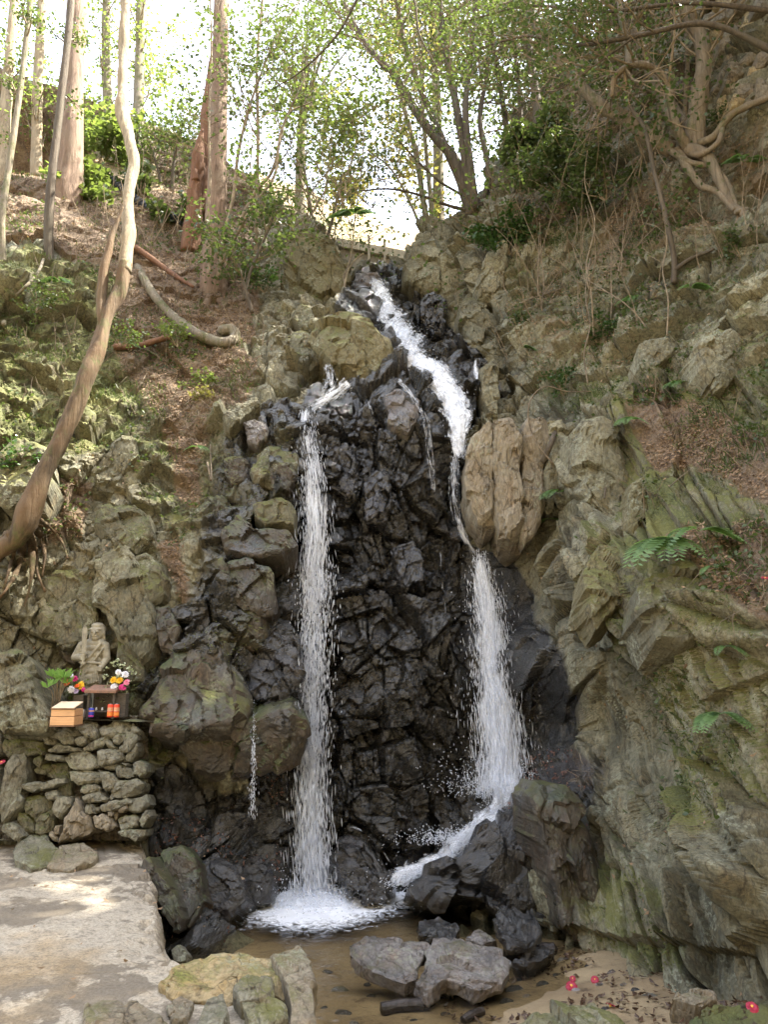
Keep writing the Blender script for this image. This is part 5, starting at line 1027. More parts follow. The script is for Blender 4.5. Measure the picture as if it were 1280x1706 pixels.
for k, (lb, c, e, n, lf, mt, zb) in enumerate([
  ('tall leafy tree above the right wall behind the rooted tree',(7.5,13.5,16.0),(2.4,2.0,2.0),4500,.16,'leaf',11.5),
  ('leafy tree on the right ridge above the skyline trunks',(4.2,16.5,16.2),(2.4,2.0,2.4),5500,.11,'leaf',12),
  ('light green tree closing the top centre of the view',(1.3,17.5,19.0),(2.8,2.0,1.8),4500,.11,'leaf',10.5),
  ('pale green tree left of the centre gap above the ridge',(-2.2,18.5,18.2),(1.8,1.8,2.2),2800,.11,'leaf',11.5),
  ('leafy tree on the upper left hillside skyline',(-11.2,19,15.2),(1.8,2.0,2.2),2500,.16,'leafb',12.5),
  ('dense evergreen rising out of view over the right cliff',(9.6,7.5,13.5),(2.4,2.4,2.4),4500,.16,'leaf',9.5),
  ('evergreen overhanging from the right side beyond the frame',(9.0,3.0,11.5),(2.4,2.4,2.2),4500,.16,'leaf',6.5),
  ('unseen evergreen placed above the right cliff to shade the path',(5.3,6.6,12.3),(2.2,2.2,1.5),5200,.16,'leaf',7.5),  # out of view, set across the sun's line to shade the path
  ('tree crown high over the right bank out of view',(6.4,10.0,16.2),(1.6,1.8,1.4),2500,.16,'leaf',10.0),
  ('tree of the wood behind the viewer on the left',(-6.5,-4.5,8.5),(3.2,2.6,2.4),7000,.17,'leaf',1.5),
  ('tree of the wood straight behind the viewer',(0.5,-6.5,9.5),(3.4,2.4,2.6),7000,.17,'leaf',2.0),
  ('tree of the wood behind the viewer on the right',(9.5,-2.0,10.5),(3.0,3.0,2.6),8000,.17,'leaf',3.5)]):
    canopy(lb, c, e, n, lf, mt, 500+k, (None, zb))
# ------------------------------------------------------------------ falling water
def falls_material(name, scale=(26, 3.2), thr=.5, soft=7.0, alpha=1.0):
    m, nt, bs, out = nodes(name); N = NT(nt)
    uv = N.n('ShaderNodeUVMap'); uv.uv_map = 'UVMap'
    mp = N.n('ShaderNodeMapping'); mp.inputs['Scale'].default_value = (scale[0], scale[1], 1); N.l(uv.outputs[0], mp.inputs[0])
    a = N.noise(mp.outputs[0], 1.0, 6, .68, .6)
    mp2 = N.n('ShaderNodeMapping'); mp2.inputs['Scale'].default_value = (scale[0]*.25, scale[1]*.35, 1); N.l(uv.outputs[0], mp2.inputs[0])
    b = N.noise(mp2.outputs[0], 1.0, 3, .6)
    at = N.n('ShaderNodeAttribute', attribute_name='dens')
    v = N.math('ADD', N.math('ADD', N.math('MULTIPLY', a, .65), N.math('MULTIPLY', b, .35)), N.math('SUBTRACT', at.outputs['Fac'], thr+.5))
    al = N.math('MULTIPLY', N.math('MULTIPLY', v, soft, True), alpha)
    bs.inputs['Base Color'].default_value = (.88, .91, .97, 1); bs.inputs['Roughness'].default_value = .35
    N.l(N.bump(a, .7, .02), bs.inputs['Normal'])
    tl = N.n('ShaderNodeBsdfTranslucent'); tl.inputs[0].default_value = (.90, .93, .99, 1)
    m1 = N.n('ShaderNodeMixShader'); m1.inputs[0].default_value = .35; N.l(bs.outputs[0], m1.inputs[1]); N.l(tl.outputs[0], m1.inputs[2])
    tr = N.n('ShaderNodeBsdfTransparent'); m2 = N.n('ShaderNodeMixShader'); N.l(al, m2.inputs[0]); N.l(tr.outputs[0], m2.inputs[1]); N.l(m1.outputs[0], m2.inputs[2])
    N.l(m2.outputs[0], out.inputs['Surface']); return m
m, nt, bs, out = nodes('white_water_drops'); N = NT(nt)
bs.inputs['Base Color'].default_value = (.88, .91, .97, 1); bs.inputs['Roughness'].default_value = .2
tl = N.n('ShaderNodeBsdfTranslucent'); tl.inputs[0].default_value = (.85, .89, .96, 1); mx = N.n('ShaderNodeMixShader'); mx.inputs[0].default_value = .4
N.l(bs.outputs[0], mx.inputs[1]); N.l(tl.outputs[0], mx.inputs[2]); N.l(mx.outputs[0], out.inputs['Surface']); M['foam'] = m
m = m.copy(); m.name = 'water_drops'; M['drop'] = m; nt = m.node_tree; N = NT(nt); out = nt.nodes['Material Output']; src = out.inputs['Surface'].links[0].from_socket; tr = N.n('ShaderNodeBsdfTransparent'); mz = N.n('ShaderNodeMixShader'); mz.inputs[0].default_value = .55; N.l(tr.outputs[0], mz.inputs[1]); N.l(src, mz.inputs[2]); N.l(mz.outputs[0], out.inputs['Surface'])
M['fall'] = falls_material('white_falling_water', (38, 2.4), thr=.40, soft=9)
M['film'] = falls_material('thin_water_film', (34, 5), thr=.47, soft=6, alpha=.85)
M['froth'] = falls_material('tumbling_froth', (22, 9), thr=.35, soft=6)
RW = np.random.default_rng(77)
def ribbon(pts, mat, name='waterfall', layers=2, bulge=.06, seed=0, nu=28, depth=.05, dens=1.0, amp=.03, wn_=.18):
    """pts: (px, py, Y, half width in photo px)"""
    A = np.array(pts, float); n = max(24, int((np.abs(np.diff(A[:, 1])).sum()+np.abs(np.diff(A[:, 0])).sum())/5))
    c = catmull(A, n); Vs = []; Fs = []; UV = []; Dn = []; k0 = 0
    ctr = Wn(c[:, 0], c[:, 1], c[:, 2]); arc = np.concatenate([[0], np.cumsum(np.linalg.norm(np.diff(ctr, axis=0), axis=1))])
    tx = np.gradient(c[:, 0]); ty = np.gradient(c[:, 1]); ln = np.hypot(tx, ty)+1e-6
    for l in range(layers):
        u = np.linspace(-1, 1, nu); offp = c[:, 3]*wn_*1.2*vnoise(np.stack([arc*2.2, arc*0+l*11+seed, arc*0+5], -1), 8)
        hw = c[:, 3]*(1+wn_*vnoise(np.stack([arc*3, arc*0+l*7+seed, arc*0], -1), 3)+wn_*.6*vnoise(np.stack([arc*9, arc*0+l*5+seed, arc*0], -1), 4))
        px = (c[:, 0]+offp)[:, None]+u[None, :]*hw[:, None]*(ty/ln)[:, None]; py = c[:, 1][:, None]-u[None, :]*hw[:, None]*(tx/ln)[:, None]
        Y = c[:, 2][:, None]+l*depth-bulge*(1-u[None, :]**2)+0*px
        P = Wn(px, py, Y)
        q = np.stack([px*.07, arc[:, None]*1.6+0*px, np.full(px.shape, l*3.3+seed)], -1)
        P[..., 1] += amp*fbm(q, 12, 3); P[..., 0] += amp*.4*fbm(q*2, 14, 2)
        Vs.append(P.reshape(-1, 3)); Fs.append(gridF(n, nu)+k0); k0 += n*nu
        wm = hw*mpp(float(A[:, 2].mean()), float(A[:, 1].mean()))
        UV.append(np.stack([u[None, :]*wm[:, None]+l*3.1+seed, arc[:, None]+0*u[None, :]+l*1.7], -1).reshape(-1, 2))
        ends = np.minimum(1, np.minimum(arc, arc[-1]-arc)/.12)[:, None]
        d = dens*(.42+.58*(1-np.abs(u[None, :])**2.2))*(.55+.45*ends)
        Dn.append(np.repeat(np.clip(d, 0, 1.2).reshape(-1, 1), 3, 1)*.5+.0)
    return meshnp(name, np.vstack(Vs), np.vstack(Fs), M[mat], None, True, attrs={'dens': np.vstack(Dn)*1.0}, uv=np.vstack(UV))
def dropsVF(C_, D_, L, Rr):
    """elongated octahedra: centres, unit directions, lengths, radii"""
    n = len(C_); ref = np.array([.3, -.9, .2]); a = np.cross(D_, ref); a /= np.linalg.norm(a, axis=1)[:, None]+1e-9; b = np.cross(D_, a)
    L = L[:, None]; Rr = Rr[:, None]
    Vv = np.stack([C_-D_*L*.5, C_+a*Rr, C_+b*Rr, C_-a*Rr, C_-b*Rr, C_+D_*L*.5], 1).reshape(-1, 3)
    T = np.array([[0, 2, 1], [0, 3, 2], [0, 4, 3], [0, 1, 4], [5, 1, 2], [5, 2, 3], [5, 3, 4], [5, 4, 1]])
    return Vv, (np.arange(n)[:, None, None]*6+T[None]).reshape(-1, 3)
def fall_drops(pts, n, spreadk=1.15, l0=.02, l1=.10, r=.0045, ds=.10, pw=.8, name='falling_drops'):
    A = np.array(pts, float); c = catmull(A, 200); t = RW.random(n)**pw; i = t*199; k = i.astype(int).clip(0, 198); f = (i-k)[:, None]
    q = c[k]*(1-f)+c[k+1]*f
    u = RW.normal(size=n)*.5*spreadk
    ctr = Wn(q[:, 0]+u*q[:, 3], q[:, 1]+RW.normal(size=n)*4, q[:, 2]+RW.normal(size=n)*ds-.05)
    w0 = Wn(c[:, 0], c[:, 1], c[:, 2]); dd = np.gradient(w0, axis=0); dd /= np.linalg.norm(dd, axis=1)[:, None]
    D_ = dd[k]+RW.normal(size=(n, 3))*.10; D_ /= np.linalg.norm(D_, axis=1)[:, None]
    L = RW.uniform(l0, l1, n)*(.4+.6*t); R_1 = r*RW.uniform(.45, 1.3, n)
    Vv, F = dropsVF(ctr, D_, L, R_1); return Vv, F
P1 = [(513,676,9.25,12),(511,700,9.1,15),(516,740,8.95,19),(521,800,8.85,24),(523,870,8.75,27),(525,950,8.65,28),(523,1050,8.5,26),(520,1150,8.42,25),(517,1250,8.34,24),(518,1350,8.27,26),(521,1440,8.2,30),(523,1488,8.16,34)]
P5 = [(800,922,8.95,9),(803,950,8.9,16),(812,1000,8.84,25),(820,1070,8.78,31),(826,1150,8.7,35),(832,1220,8.62,40),(838,1280,8.52,44),(840,1325,8.42,46)]
WF = []
WF.append(ribbon(P1[:7], 'fall', layers=3, seed=1, dens=.86)); WF.append(ribbon(P1[5:], 'film', layers=3, seed=2, dens=.80, amp=.10))
WF.append(ribbon(P5, 'fall', layers=3, seed=3, dens=.96))
def on(pts, dY=-.10): return [(a, b, Ys(a, b, 1)+dY, w_) for a, b, w_ in pts]
WF.append(ribbon([(628,462,12.7,11),(636,490,12.3,16),(644,515,11.8,20),(657,545,11.2,25),(674,572,10.7,29),(690,592,10.3,30)], 'froth', layers=3, seed=4, dens=.92, amp=.08, wn_=.4))
WF.append(ribbon([(676,588,10.2,12),(700,603,9.9,20),(728,624,9.6,28),(748,652,9.35,30),(760,685,9.15,25),(766,725,9.0,18),(768,765,8.95,12)], 'froth', layers=3, seed=5, dens=1.0, amp=.08, wn_=.35))
WF.append(ribbon([(792,598,10.1,5),(793,618,10.0,6),(800,640,9.9,8),(812,660,9.8,8)], 'froth', layers=1, seed=6))
WF.append(ribbon([(590,632,9.75,20),(560,655,9.55,18),(530,674,9.4,16),(514,684,9.25,12)], 'film', layers=2, seed=7, dens=1.05))
WF.append(ribbon([(545,600,10.1,14),(552,630,9.9,20),(545,655,9.6,20),(530,675,9.4,12)], 'film', layers=2, seed=8, dens=.98))
WF.append(ribbon([(660,628,9.5,8),(690,665,9.15,9),(708,700,9.0,10),(716,760,8.95,10),(722,830,8.9,9)], 'film', layers=2, seed=9, dens=.98))
WF.append(ribbon([(762,740,8.95,14),(757,800,8.85,16),(762,860,8.8,14),(778,905,8.8,12),(798,935,8.85,10)], 'film', layers=2, seed=10, dens=1.0))
WF.append(ribbon([(850,1280,8.5,44),(828,1340,8.3,26),(800,1375,8.1,18),(770,1402,8.0,15),(742,1428,7.95,15),(712,1445,7.9,17),(680,1458,7.88,20),(655,1474,7.87,26)], 'froth', layers=4, seed=11, dens=.98, amp=.09, wn_=.55))
WF.append(ribbon([(424,1180,7.75,3),(423,1240,7.5,3),(424,1300,7.45,2),(420,1345,7.45,2)], 'film', layers=1, seed=12, dens=1.0))
WF.append(ribbon([(575,1372,7.85,3),(605,1385,7.75,4),(635,1415,7.7,4),(655,1450,7.75,6)], 'film', layers=1, seed=13, dens=.95))
WF.append(ribbon([(735,900,9.0,3),(738,960,8.85,4),(742,1040,8.75,4)], 'film', layers=1, seed=14, dens=.9))
WF.append(ribbon([(880,1010,8.7,6),(890,1100,8.5,16),(900,1200,8.4,20),(905,1290,8.2,14)], 'film', layers=1, seed=15, dens=.80))
WF.append(ribbon([(610,660,9.4,6),(622,690,9.15,5),(628,730,9.05,4)], 'film', layers=1, seed=16, dens=.95))
WF.append(ribbon([(842,1590,6.2,8),(850,1608,6.0,12),(870,1622,5.9,16)], 'film', layers=1, seed=17, dens=.95))
for o in WF: tag(o, kind='structure')
mb = MB()
mb.add(*fall_drops(P1, 3800, 1.0, .06, .24, r=.0044)); mb.add(*fall_drops(P1[5:], 2600, 1.3, .03, .15, r=.0058, ds=.2, pw=1.0))
o = mb.build('falling_drops', M['drop']); tag(o, kind='stuff'); 
mb = MB(); mb.add(*fall_drops(P5, 3800, 1.0, .05, .22, r=.0042)); mb.add(*fall_drops(P5, 1400, 1.5, r=.0036, l1=.06, ds=.2, pw=1.0))
o = mb.build('falling_drops', M['drop']); tag(o, kind='stuff')
mb = MB(); mb.add(*fall_drops([(628,462,12.8,14),(642,515,12.0,18),(668,565,11.1,26),(690,592,10.7,26)], 1300, 1.1, .015, .05, .004, .1))
mb.add(*fall_drops([(690,596,10.3,16),(735,630,9.9,30),(765,690,9.5,24),(768,760,9.25,12)], 1300, 1.0, .015, .05, .004, .08))
mb.add(*fall_drops([(845,1310,8.35,36),(800,1375,7.95,20),(742,1428,7.8,18),(655,1474,7.75,26)], 1800, 1.0, .01, .03, .005, .08))
mb.add(*fall_drops([(424,1170,7.7,3),(423,1240,7.5,4),(422,1300,7.45,5),(420,1360,7.45,6)], 260, 1.2, .02, .05, .003, .02))
o = mb.build('falling_drops', M['drop']); tag(o, kind='stuff')
# splash crown and broken foam where the falls meet the pool
def splash(cx, cy, cz, rx, ry, hz, n, r):
    c = np.stack([cx+RW.normal(size=n)*rx, cy+RW.normal(size=n)*ry, cz+np.abs(RW.normal(size=n))*hz], -1)
    D_ = RW.normal(size=(n, 3)); D_[:, 2] += 1; D_ /= np.linalg.norm(D_, axis=1)[:, None]
    return dropsVF(c, D_, RW.uniform(.008, .03, n), r*RW.uniform(.4, 1.3, n))
mb = MB(); mb.add(*splash(f1[0], f1[1], -.61, .30, .18, .05, 2200, .008)); mb.add(*splash(f1[0], f1[1], -.6, .6, .3, .16, 1000, .005)); mb.add(*splash(f2[0], f2[1], -.6, .3, .16, .08, 1800, .008))
mb.add(*splash(W(775,1400,7.85)[0], 7.8, W(775,1400,7.85)[2], .25, .1, .05, 1500, .005)); mb.add(*splash(W(832,1325,8.3)[0], 8.3, W(832,1325,8.3)[2], .3, .12, .18, 1200, .005));
o = mb.build('splash', M['drop']); tag(o, kind='stuff')
nf = 120; fxg, fyg = np.meshgrid(np.linspace(-1.25, 1.0, nf), np.linspace(7.25, 9.0, nf))
pf = np.stack([fxg, fyg, 0*fxg], -1)
bell = np.exp(-(((fxg-f1[0])/.42)**2+((fyg-f1[1])/.30)**2))+.75*np.exp(-(((fxg-f2[0]-.02)/.32)**2+((fyg-f2[1])/.22)**2))
hz = -1.0+.38*np.clip(bell*4, 0, 1)+bell*.05+(.06*np.abs(fbm(pf*11, 88, 4, .65))+.02)*np.clip(bell*2, 0, 1)
o = meshnp('foam', np.stack([fxg, fyg, hz], -1).reshape(-1, 3), gridF(nf, nf), M['foam'], None, True); tag(o, kind='structure')
# ------------------------------------------------------------------ statue and shrine
M['statue'] = simple_mat('weathered_statue_stone', (.29, .265, .20), .9, .3, 16, .6, .006, col2=(.40, .37, .29))
SS = mpp(7.72, 1130)
sbase = W(150, 1192, 7.85); sbase[2] = LZ
def sp(px, py, dy=0.0): return np.array([(px-150)*SS, dy, (1192-py)*SS])
bmS = bmesh.new()
def ball(c, r):
    from mathutils import Matrix
    mt = Matrix.Translation(Vector(c)) @ Matrix.Diagonal((*((r, r, r) if not hasattr(r, '__len__') else r), 1)); bmesh.ops.create_uvsphere(bmS, u_segments=20, v_segments=14, radius=1.0, matrix=mt)
def cap(a, b, r0, r1, n=7):
    a = np.array(a); b = np.array(b)
    Vv, F, E = tubeVF(catmull([a, b], n), np.linspace(r0, r1, n), 14)
    vs = [bmS.verts.new(v) for v in Vv]
    for f in F: bmS.faces.new([vs[i] for i in f])
    for f in E: bmS.faces.new([vs[i] for i in f])
    ball(a, r0); ball(b, r1)
u = SS
# plinth rock, feet, legs
ball(sp(152, 1192, .0), (24*u, 16*u, 5*u))
for s in (-1, 1):
    cap(sp(151+s*6, 1186, -.01), sp(151+s*6.5, 1158, 0), 5*u, 6*u); cap(sp(151+s*6.5, 1158), sp(150+s*7, 1130), 6*u, 9*u); ball(sp(151+s*7, 1188, -.035), (5*u, 10*u, 4*u))
# robe: stacked ellipsoids from hem to shoulders
for py, w_, d_ in ((1136,16,11),(1128,19,13),(1118,20,14),(1108,18,13),(1100,17,12),(1090,19,12.5),(1080,22,13),(1073,22,12)): ball(sp(148, py), (w_*u, d_*u, 9*u))
for k in range(9):   # folds of the robe
    a = sp(130+k*4.5, 1140-abs(k-4)*1.2, -.062); b = sp(134+k*3.0, 1104, -.066); cap(a, b, 1.7*u, 1.0*u, 4)
cap(sp(164, 1074, -.06), sp(134, 1112, -.078), 2.2*u, 2.4*u, 6); cap(sp(168, 1082, -.055), sp(142, 1122, -.078), 1.6*u, 1.6*u, 6)
cap(sp(131, 1104, -.075), sp(167, 1106, -.072), 2.2*u, 2.2*u, 6)
# neck, head, hair
cap(sp(150, 1072), sp(152, 1060), 8*u, 7*u); ball(sp(152, 1054, -.01), (11.5*u, 12*u, 14.5*u)); ball(sp(152, 1049, .012), (13*u, 14*u, 11*u)); ball(sp(152, 1043, .0), (11*u, 12*u, 6*u))
ball(sp(153, 1064, -.052), (7*u, 5*u, 4.5*u)); cap(sp(142, 1049, -.068), sp(163, 1049, -.068), 1.5*u, 1.5*u); cap(sp(153.5, 1051, -.083), sp(153.8, 1057, -.092), 1.3*u, 2.2*u, 4)
for s in (-1, 1): ball(sp(153.5+s*5, 1053, -.078), (3.0*u, 1.6*u, 1.4*u)); ball(sp(152+s*12, 1054, .0), (2*u, 3.5*u, 5*u)); cap(sp(151+s*12, 1058, .01), sp(151+s*13, 1072, .02), 2.6*u, 2.4*u)
cap(sp(149.5, 1060.5, -.083), sp(157.5, 1060.5, -.083), 1.1*u, 1.1*u, 4)
# right arm (left in the picture) bent, fist at the chest on the sword
cap(sp(127, 1076), sp(117, 1096, -.01), 8.5*u, 7.2*u); cap(sp(117, 1096, -.01), sp(138, 1097, -.105), 7.4*u, 5.2*u); ball(sp(141, 1096, -.115), (6*u, 5.5*u, 5.5*u))
for k in range(4): cap(sp(137.5+.4*k, 1092.5+k*2.6, -.145), sp(144, 1092.8+k*2.6, -.140), 1.45*u, 1.4*u, 4)
cap(sp(138, 1091, -.125), sp(144, 1090, -.14), 1.6*u, 1.4*u, 4)
cap(sp(119, 1083, .0), sp(128, 1085, -.04), 2.0*u, 2.0*u, 4)
# left arm hanging, hand holding a rope
cap(sp(167, 1077), sp(172, 1098), 8*u, 6.5*u); cap(sp(172, 1098), sp(168, 1112, -.06), 6.2*u, 4.8*u); ball(sp(167, 1115, -.07), (4.6*u, 4.6*u, 5.2*u))
for k in range(4): cap(sp(164+k*2.2, 1112, -.098), sp(164.5+k*2.1, 1118.5, -.095), 1.3*u, 1.2*u, 4)
me = bpy.data.meshes.new('body'); bmS.to_mesh(me); bmS.free(); me.materials.append(M['statue'])
st = empty('stone_statue', sbase); tag(st, 'weathered stone guardian statue holding an upright sword behind the shrine', 'statue')
st.rotation_euler = (0, 0, -.10)
bo = link('body', me, st); rm = bo.modifiers.new('r', 'REMESH'); rm.mode = 'VOXEL'; rm.voxel_size = .0055; rm.use_smooth_shade = True
mb = MB()   # sword: flat tapering blade with ridge, guard, grip
def blade(z0, z1, w0, w1, t0):
    rows = []
    for t in np.linspace(0, 1, 8):
        z = z0+(z1-z0)*t; w_ = w0+(w1-w0)*t; 
        if t > .9: w_ *= .35
        rows.append([(-w_, 0, z), (0, -t0, z), (w_, 0, z), (0, t0, z)])
    return np.array(rows).reshape(-1, 3), gridF(8, 4, True)
Vb, Fb = blade((1192-1090)*u, (1192-1043)*u, 3.6*u, 5.0*u, 2.0*u)
Vb = Vb+np.array([(142-150)*u, -.135, 0]); Vb[:, 0] -= (Vb[:, 2]-(1192-1090)*u)*.07; Vb[:, 1] += (Vb[:, 2]-(1192-1090)*u)*.06; mb.add(Vb, Fb)
mb.tube([sp(142.3, 1106, -.142), sp(142, 1090, -.137)], 2.0*u, 8); V_, F_ = boxVF(-8*u-6*u, -8*u+6*u, -.150, -.122, 102*u, 105*u); mb.add(V_, F_); V_, F_ = boxVF(-11.5*u, -4*u, -.152, -.130, 84*u, 88*u, .002); mb.add(V_, F_)
mb.build('sword', M['statue'], st)
# altar table
M['woodd'] = simple_mat('weathered_dark_wood', (.10, .085, .07), .8, .4, 20, .5, .004, stretch=(1, 1, 6)); M['woodr'] = simple_mat('weathered_red_wood', (.26, .19, .15), .8, .4, 14, .5, .004, stretch=(4, 1, 1), col2=(.33, .17, .11))
M['boxw'] = simple_mat('fresh_orange_wood', (.62, .36, .18), .55, .15, 9, .2, .002, stretch=(1, 4, 8)); M['boxe'] = simple_mat('brown_wood_edge', (.16, .09, .05), .6, .3, 9, .2, .002); M['cream'] = simple_mat('cream_wood', (.78, .62, .44), .5, .08, 9, .1, .002)
def ev(px, Y, z=None): p = W(px, 1195, Y); return p[0]
def part_box(nm, x0, x1, y0, y1, z0, z1, mat, root, b=.002):
    V_, F_ = boxVF(x0, x1, y0, y1, z0, z1, b); return add_child(nm, V_, F_, mat, root)
YA = 7.5; zA = LZ
al = empty('altar_table', (ev(165, YA), YA, zA)); tag(al, 'small weathered wooden altar shelf before the stone statue', 'altar')
x0, x1 = ev(142.5, YA), ev(189, YA); hA = .235
V_, F_ = boxVF(x0-.02, x1+.02, YA-.04, YA+.20, hA, hA+.03, .004); V_[:, 2] += (V_[:, 1]-YA)*.18; add_child('top', V_, F_, M['woodr'], al)
for xx in (x0, x1-.022):
    for yy_ in (YA, YA+.16): part_box('leg', xx, xx+.022, yy_, yy_+.022, zA-.01-zA+zA, zA+hA, M['woodd'], al)
part_box('back_panel', x0+.02, x1-.02, YA+.15, YA+.165, zA, zA+hA*.99, M['woodd'], al); part_box('shelf', x0+.022, x1-.022, YA+.01, YA+.15, zA+.05, zA+.065, M['woodd'], al)
for ch in al.children:
    if ch.name.startswith('top'): ch.location.z += zA
for k, (px0, px1, top, lb, Yv) in enumerate(((119, 136, .21, 'dark wooden flower holder left of the altar shelf', 7.52), (192, 207, .225, 'dark wooden flower holder right of the altar shelf', 7.56))):
    v_ = empty('flower_holder', (ev((px0+px1)/2, Yv), Yv, zA)); tag(v_, lb, 'vase')
    a_, b_ = ev(px0, Yv), ev(px1, Yv); 
    part_box('front_panel', a_, b_, Yv, Yv+.012, zA, zA+top, M['woodd'], v_); part_box('back_panel', a_, b_, Yv+.09, Yv+.102, zA, zA+top, M['woodd'], v_)
    for xx in (a_, b_-.012): part_box('side_panel', xx, xx+.012, Yv+.012, Yv+.09, zA, zA+top-.002, M['woodd'], v_)
    # bouquet
    bq = empty('bouquet', (ev((px0+px1)/2, Yv), Yv+.05, zA+top)); tag(bq, ('bouquet with a large orange bloom in the left flower holder', 'bouquet with white blooms on top in the right flower holder')[k], 'bouquet')
    R = np.random.default_rng(900+k)
    blooms = [[(112,1138,'orange',15),(124,1131,'magenta',11),(135,1142,'yellow',16),(118,1149,'white',13),(126,1152,'lilac',11),(139,1149,'magenta',9),(114,1122,'white',9),(128,1143,'orange',9),(119,1126,'white',8)],
      [(189,1133,'yellow',13),(199,1134,'yellow',14),(211,1137,'pink',12),(190,1144,'white',14),(202,1145,'magenta',12),(193,1151,'violet',10),(208,1124,'white',14),(197,1120,'white',11),(185,1149,'lilac',8),(206,1147,'magenta',9)]][k]
    colr = dict(orange=(.80,.14,.02), magenta=(.62,.04,.22), yellow=(.85,.50,.02), white=(.82,.82,.86), lilac=(.48,.42,.70), pink=(.80,.25,.40), violet=(.28,.06,.38))
    bl = np.array(bq.location)
    for (px, py, cn, dia) in blooms:
        if 'pet_'+cn not in M: M['pet_'+cn] = simple_mat(cn+'_petals', colr[cn], .6, .12, 40, 0)
        c = W(px, py, Yv-.02+R.uniform(-.03, .03))-bl; rad = dia*.5*SS; mbp = MB()
        ax = np.array([R.normal()*.35, -1, .55+R.normal()*.3]); ax /= np.linalg.norm(ax); e1 = np.cross(ax, [0, 0, 1.0]); e1 /= np.linalg.norm(e1); e2 = np.cross(ax, e1)
        for ring, (rr_, lift, npet) in enumerate(((1, .10, 13), (.75, .35, 11), (.45, .55, 8))):
            for j in range(npet):
                a = 2*math.pi*j/npet+ring*.3+R.normal()*.08; d = e1*math.cos(a)+e2*math.sin(a); s_ = np.cross(ax, d)
                tip = c+d*rad*rr_*R.uniform(.88, 1.08)+ax*rad*lift; mid = c+d*rad*rr_*.6+ax*rad*(lift+.12); wv = s_*rad*rr_*.24
                mbp.add(np.array([c, mid+wv, tip, mid-wv, mid+ax*rad*.06]), [[0, 1, 4], [1, 2, 4], [2, 3, 4], [3, 0, 4]])
        mbp.build('bloom', M['pet_'+cn], bq)
        stm = MB(); stm.tube(catmull([np.array([R.normal()*.01, 0, -.08]), c*.5+[0, 0, .01], c-ax*.004], 6), .0025, 5); stm.build('stem', M['leaf'], bq)
    A_l = [W(px+R.normal()*9, py+R.normal()*8, Yv+.03)-bl for px, py, _, _ in blooms for _ in range(3)]
    if k == 1: A_l += [W(x, y, Yv+.04)-bl for x, y in ((178,1112),(186,1104),(196,1100),(206,1106),(216,1112),(222,1120),(176,1124),(182,1136),(190,1110),(200,1112),(214,1118),(172,1130))]*2
    Vv, F = leavesVF(A_l, 190, .014, .035, R, asp=.3); meshnp('leaves', Vv, F, M['leafb' if k == 0 else 'pale_leaf' if 'pale_leaf' in M else 'leafb'], bq)
# cans and cup
def can(nm, px, Y, d, h, base, label, band, cat='can'):
    x = ev(px, Y); o = empty(nm, (x, Y, zA+.012)); tag(o, label, cat)
    V_, F_ = latheVF([(.0005, 0), (d*.42, 0), (d*.5, .006), (d*.5, h-.010), (d*.42, h-.002), (d*.42, h)], 20); meshnp('body', V_, F_, M[base], o, True)
    V_, F_ = latheVF([(d*.43, h), (d*.40, h+.001), (d*.39, h-.004), (.0005, h-.004)], 20); meshnp('lid', V_, F_, M['steel'], o, True)
    if band:
        for z0, z1, mt in band: V_, F_ = latheVF([(d*.503, h*z0), (d*.503, h*z1)], 20); meshnp('printed_band', V_, F_, M[mt], o, True)
M['steel'] = simple_mat('dull_steel', (.55, .54, .52), .3, .08, 5, 0, metal=.9); M['canred'] = simple_mat('red_can_print', (.70, .07, .03), .35, .05, 5, 0); M['canwhite'] = simple_mat('cream_can_print', (.75, .62, .42), .35, .25, 90, 0, col2=(.75, .2, .08)); M['canblue'] = simple_mat('blue_can_print', (.05, .07, .50), .35, .08, 5, 0); M['canpur'] = simple_mat('pink_can_print', (.55, .05, .25), .35, .08, 5, 0); M['canor'] = simple_mat('orange_can_print', (.80, .28, .06), .35, .2, 50, 0)
zA += .0
can('drink_can', 182.5, 7.42, .053, .118, 'canred', 'left one of the two red and orange drink cans on the wall', [(.12, .38, 'canor'), (.45, .75, 'canwhite')])
can('drink_can', 193, 7.42, .053, .118, 'canred', 'right one of the two red and orange drink cans on the wall', [(.12, .38, 'canor'), (.45, .75, 'canwhite')])
can('drink_can', 151, 7.40, .050, .085, 'canblue', 'short blue can with a pink foot in front of the altar shelf', [(.08, .22, 'canpur'), (.6, .75, 'canwhite')])
can('steel_cup', 136.5, 7.40, .056, .068, 'steel', 'small dull steel cup left of the blue can', None, 'cup')
for px, lb in ((159, 'left one of two tiny white cups on the altar shelf'), (169, 'right one of two tiny white cups on the altar shelf')):
    V_, F_ = latheVF([(.0005, 0), (.009, 0), (.011, .012), (.006, .02), (.007, .028), (.0005, .028)], 12); o = meshnp('offering_cup', V_, F_, M['pet_white'], None, True); o.location = (ev(px, 7.55), 7.55, LZ+.066); tag(o, lb, 'cup')
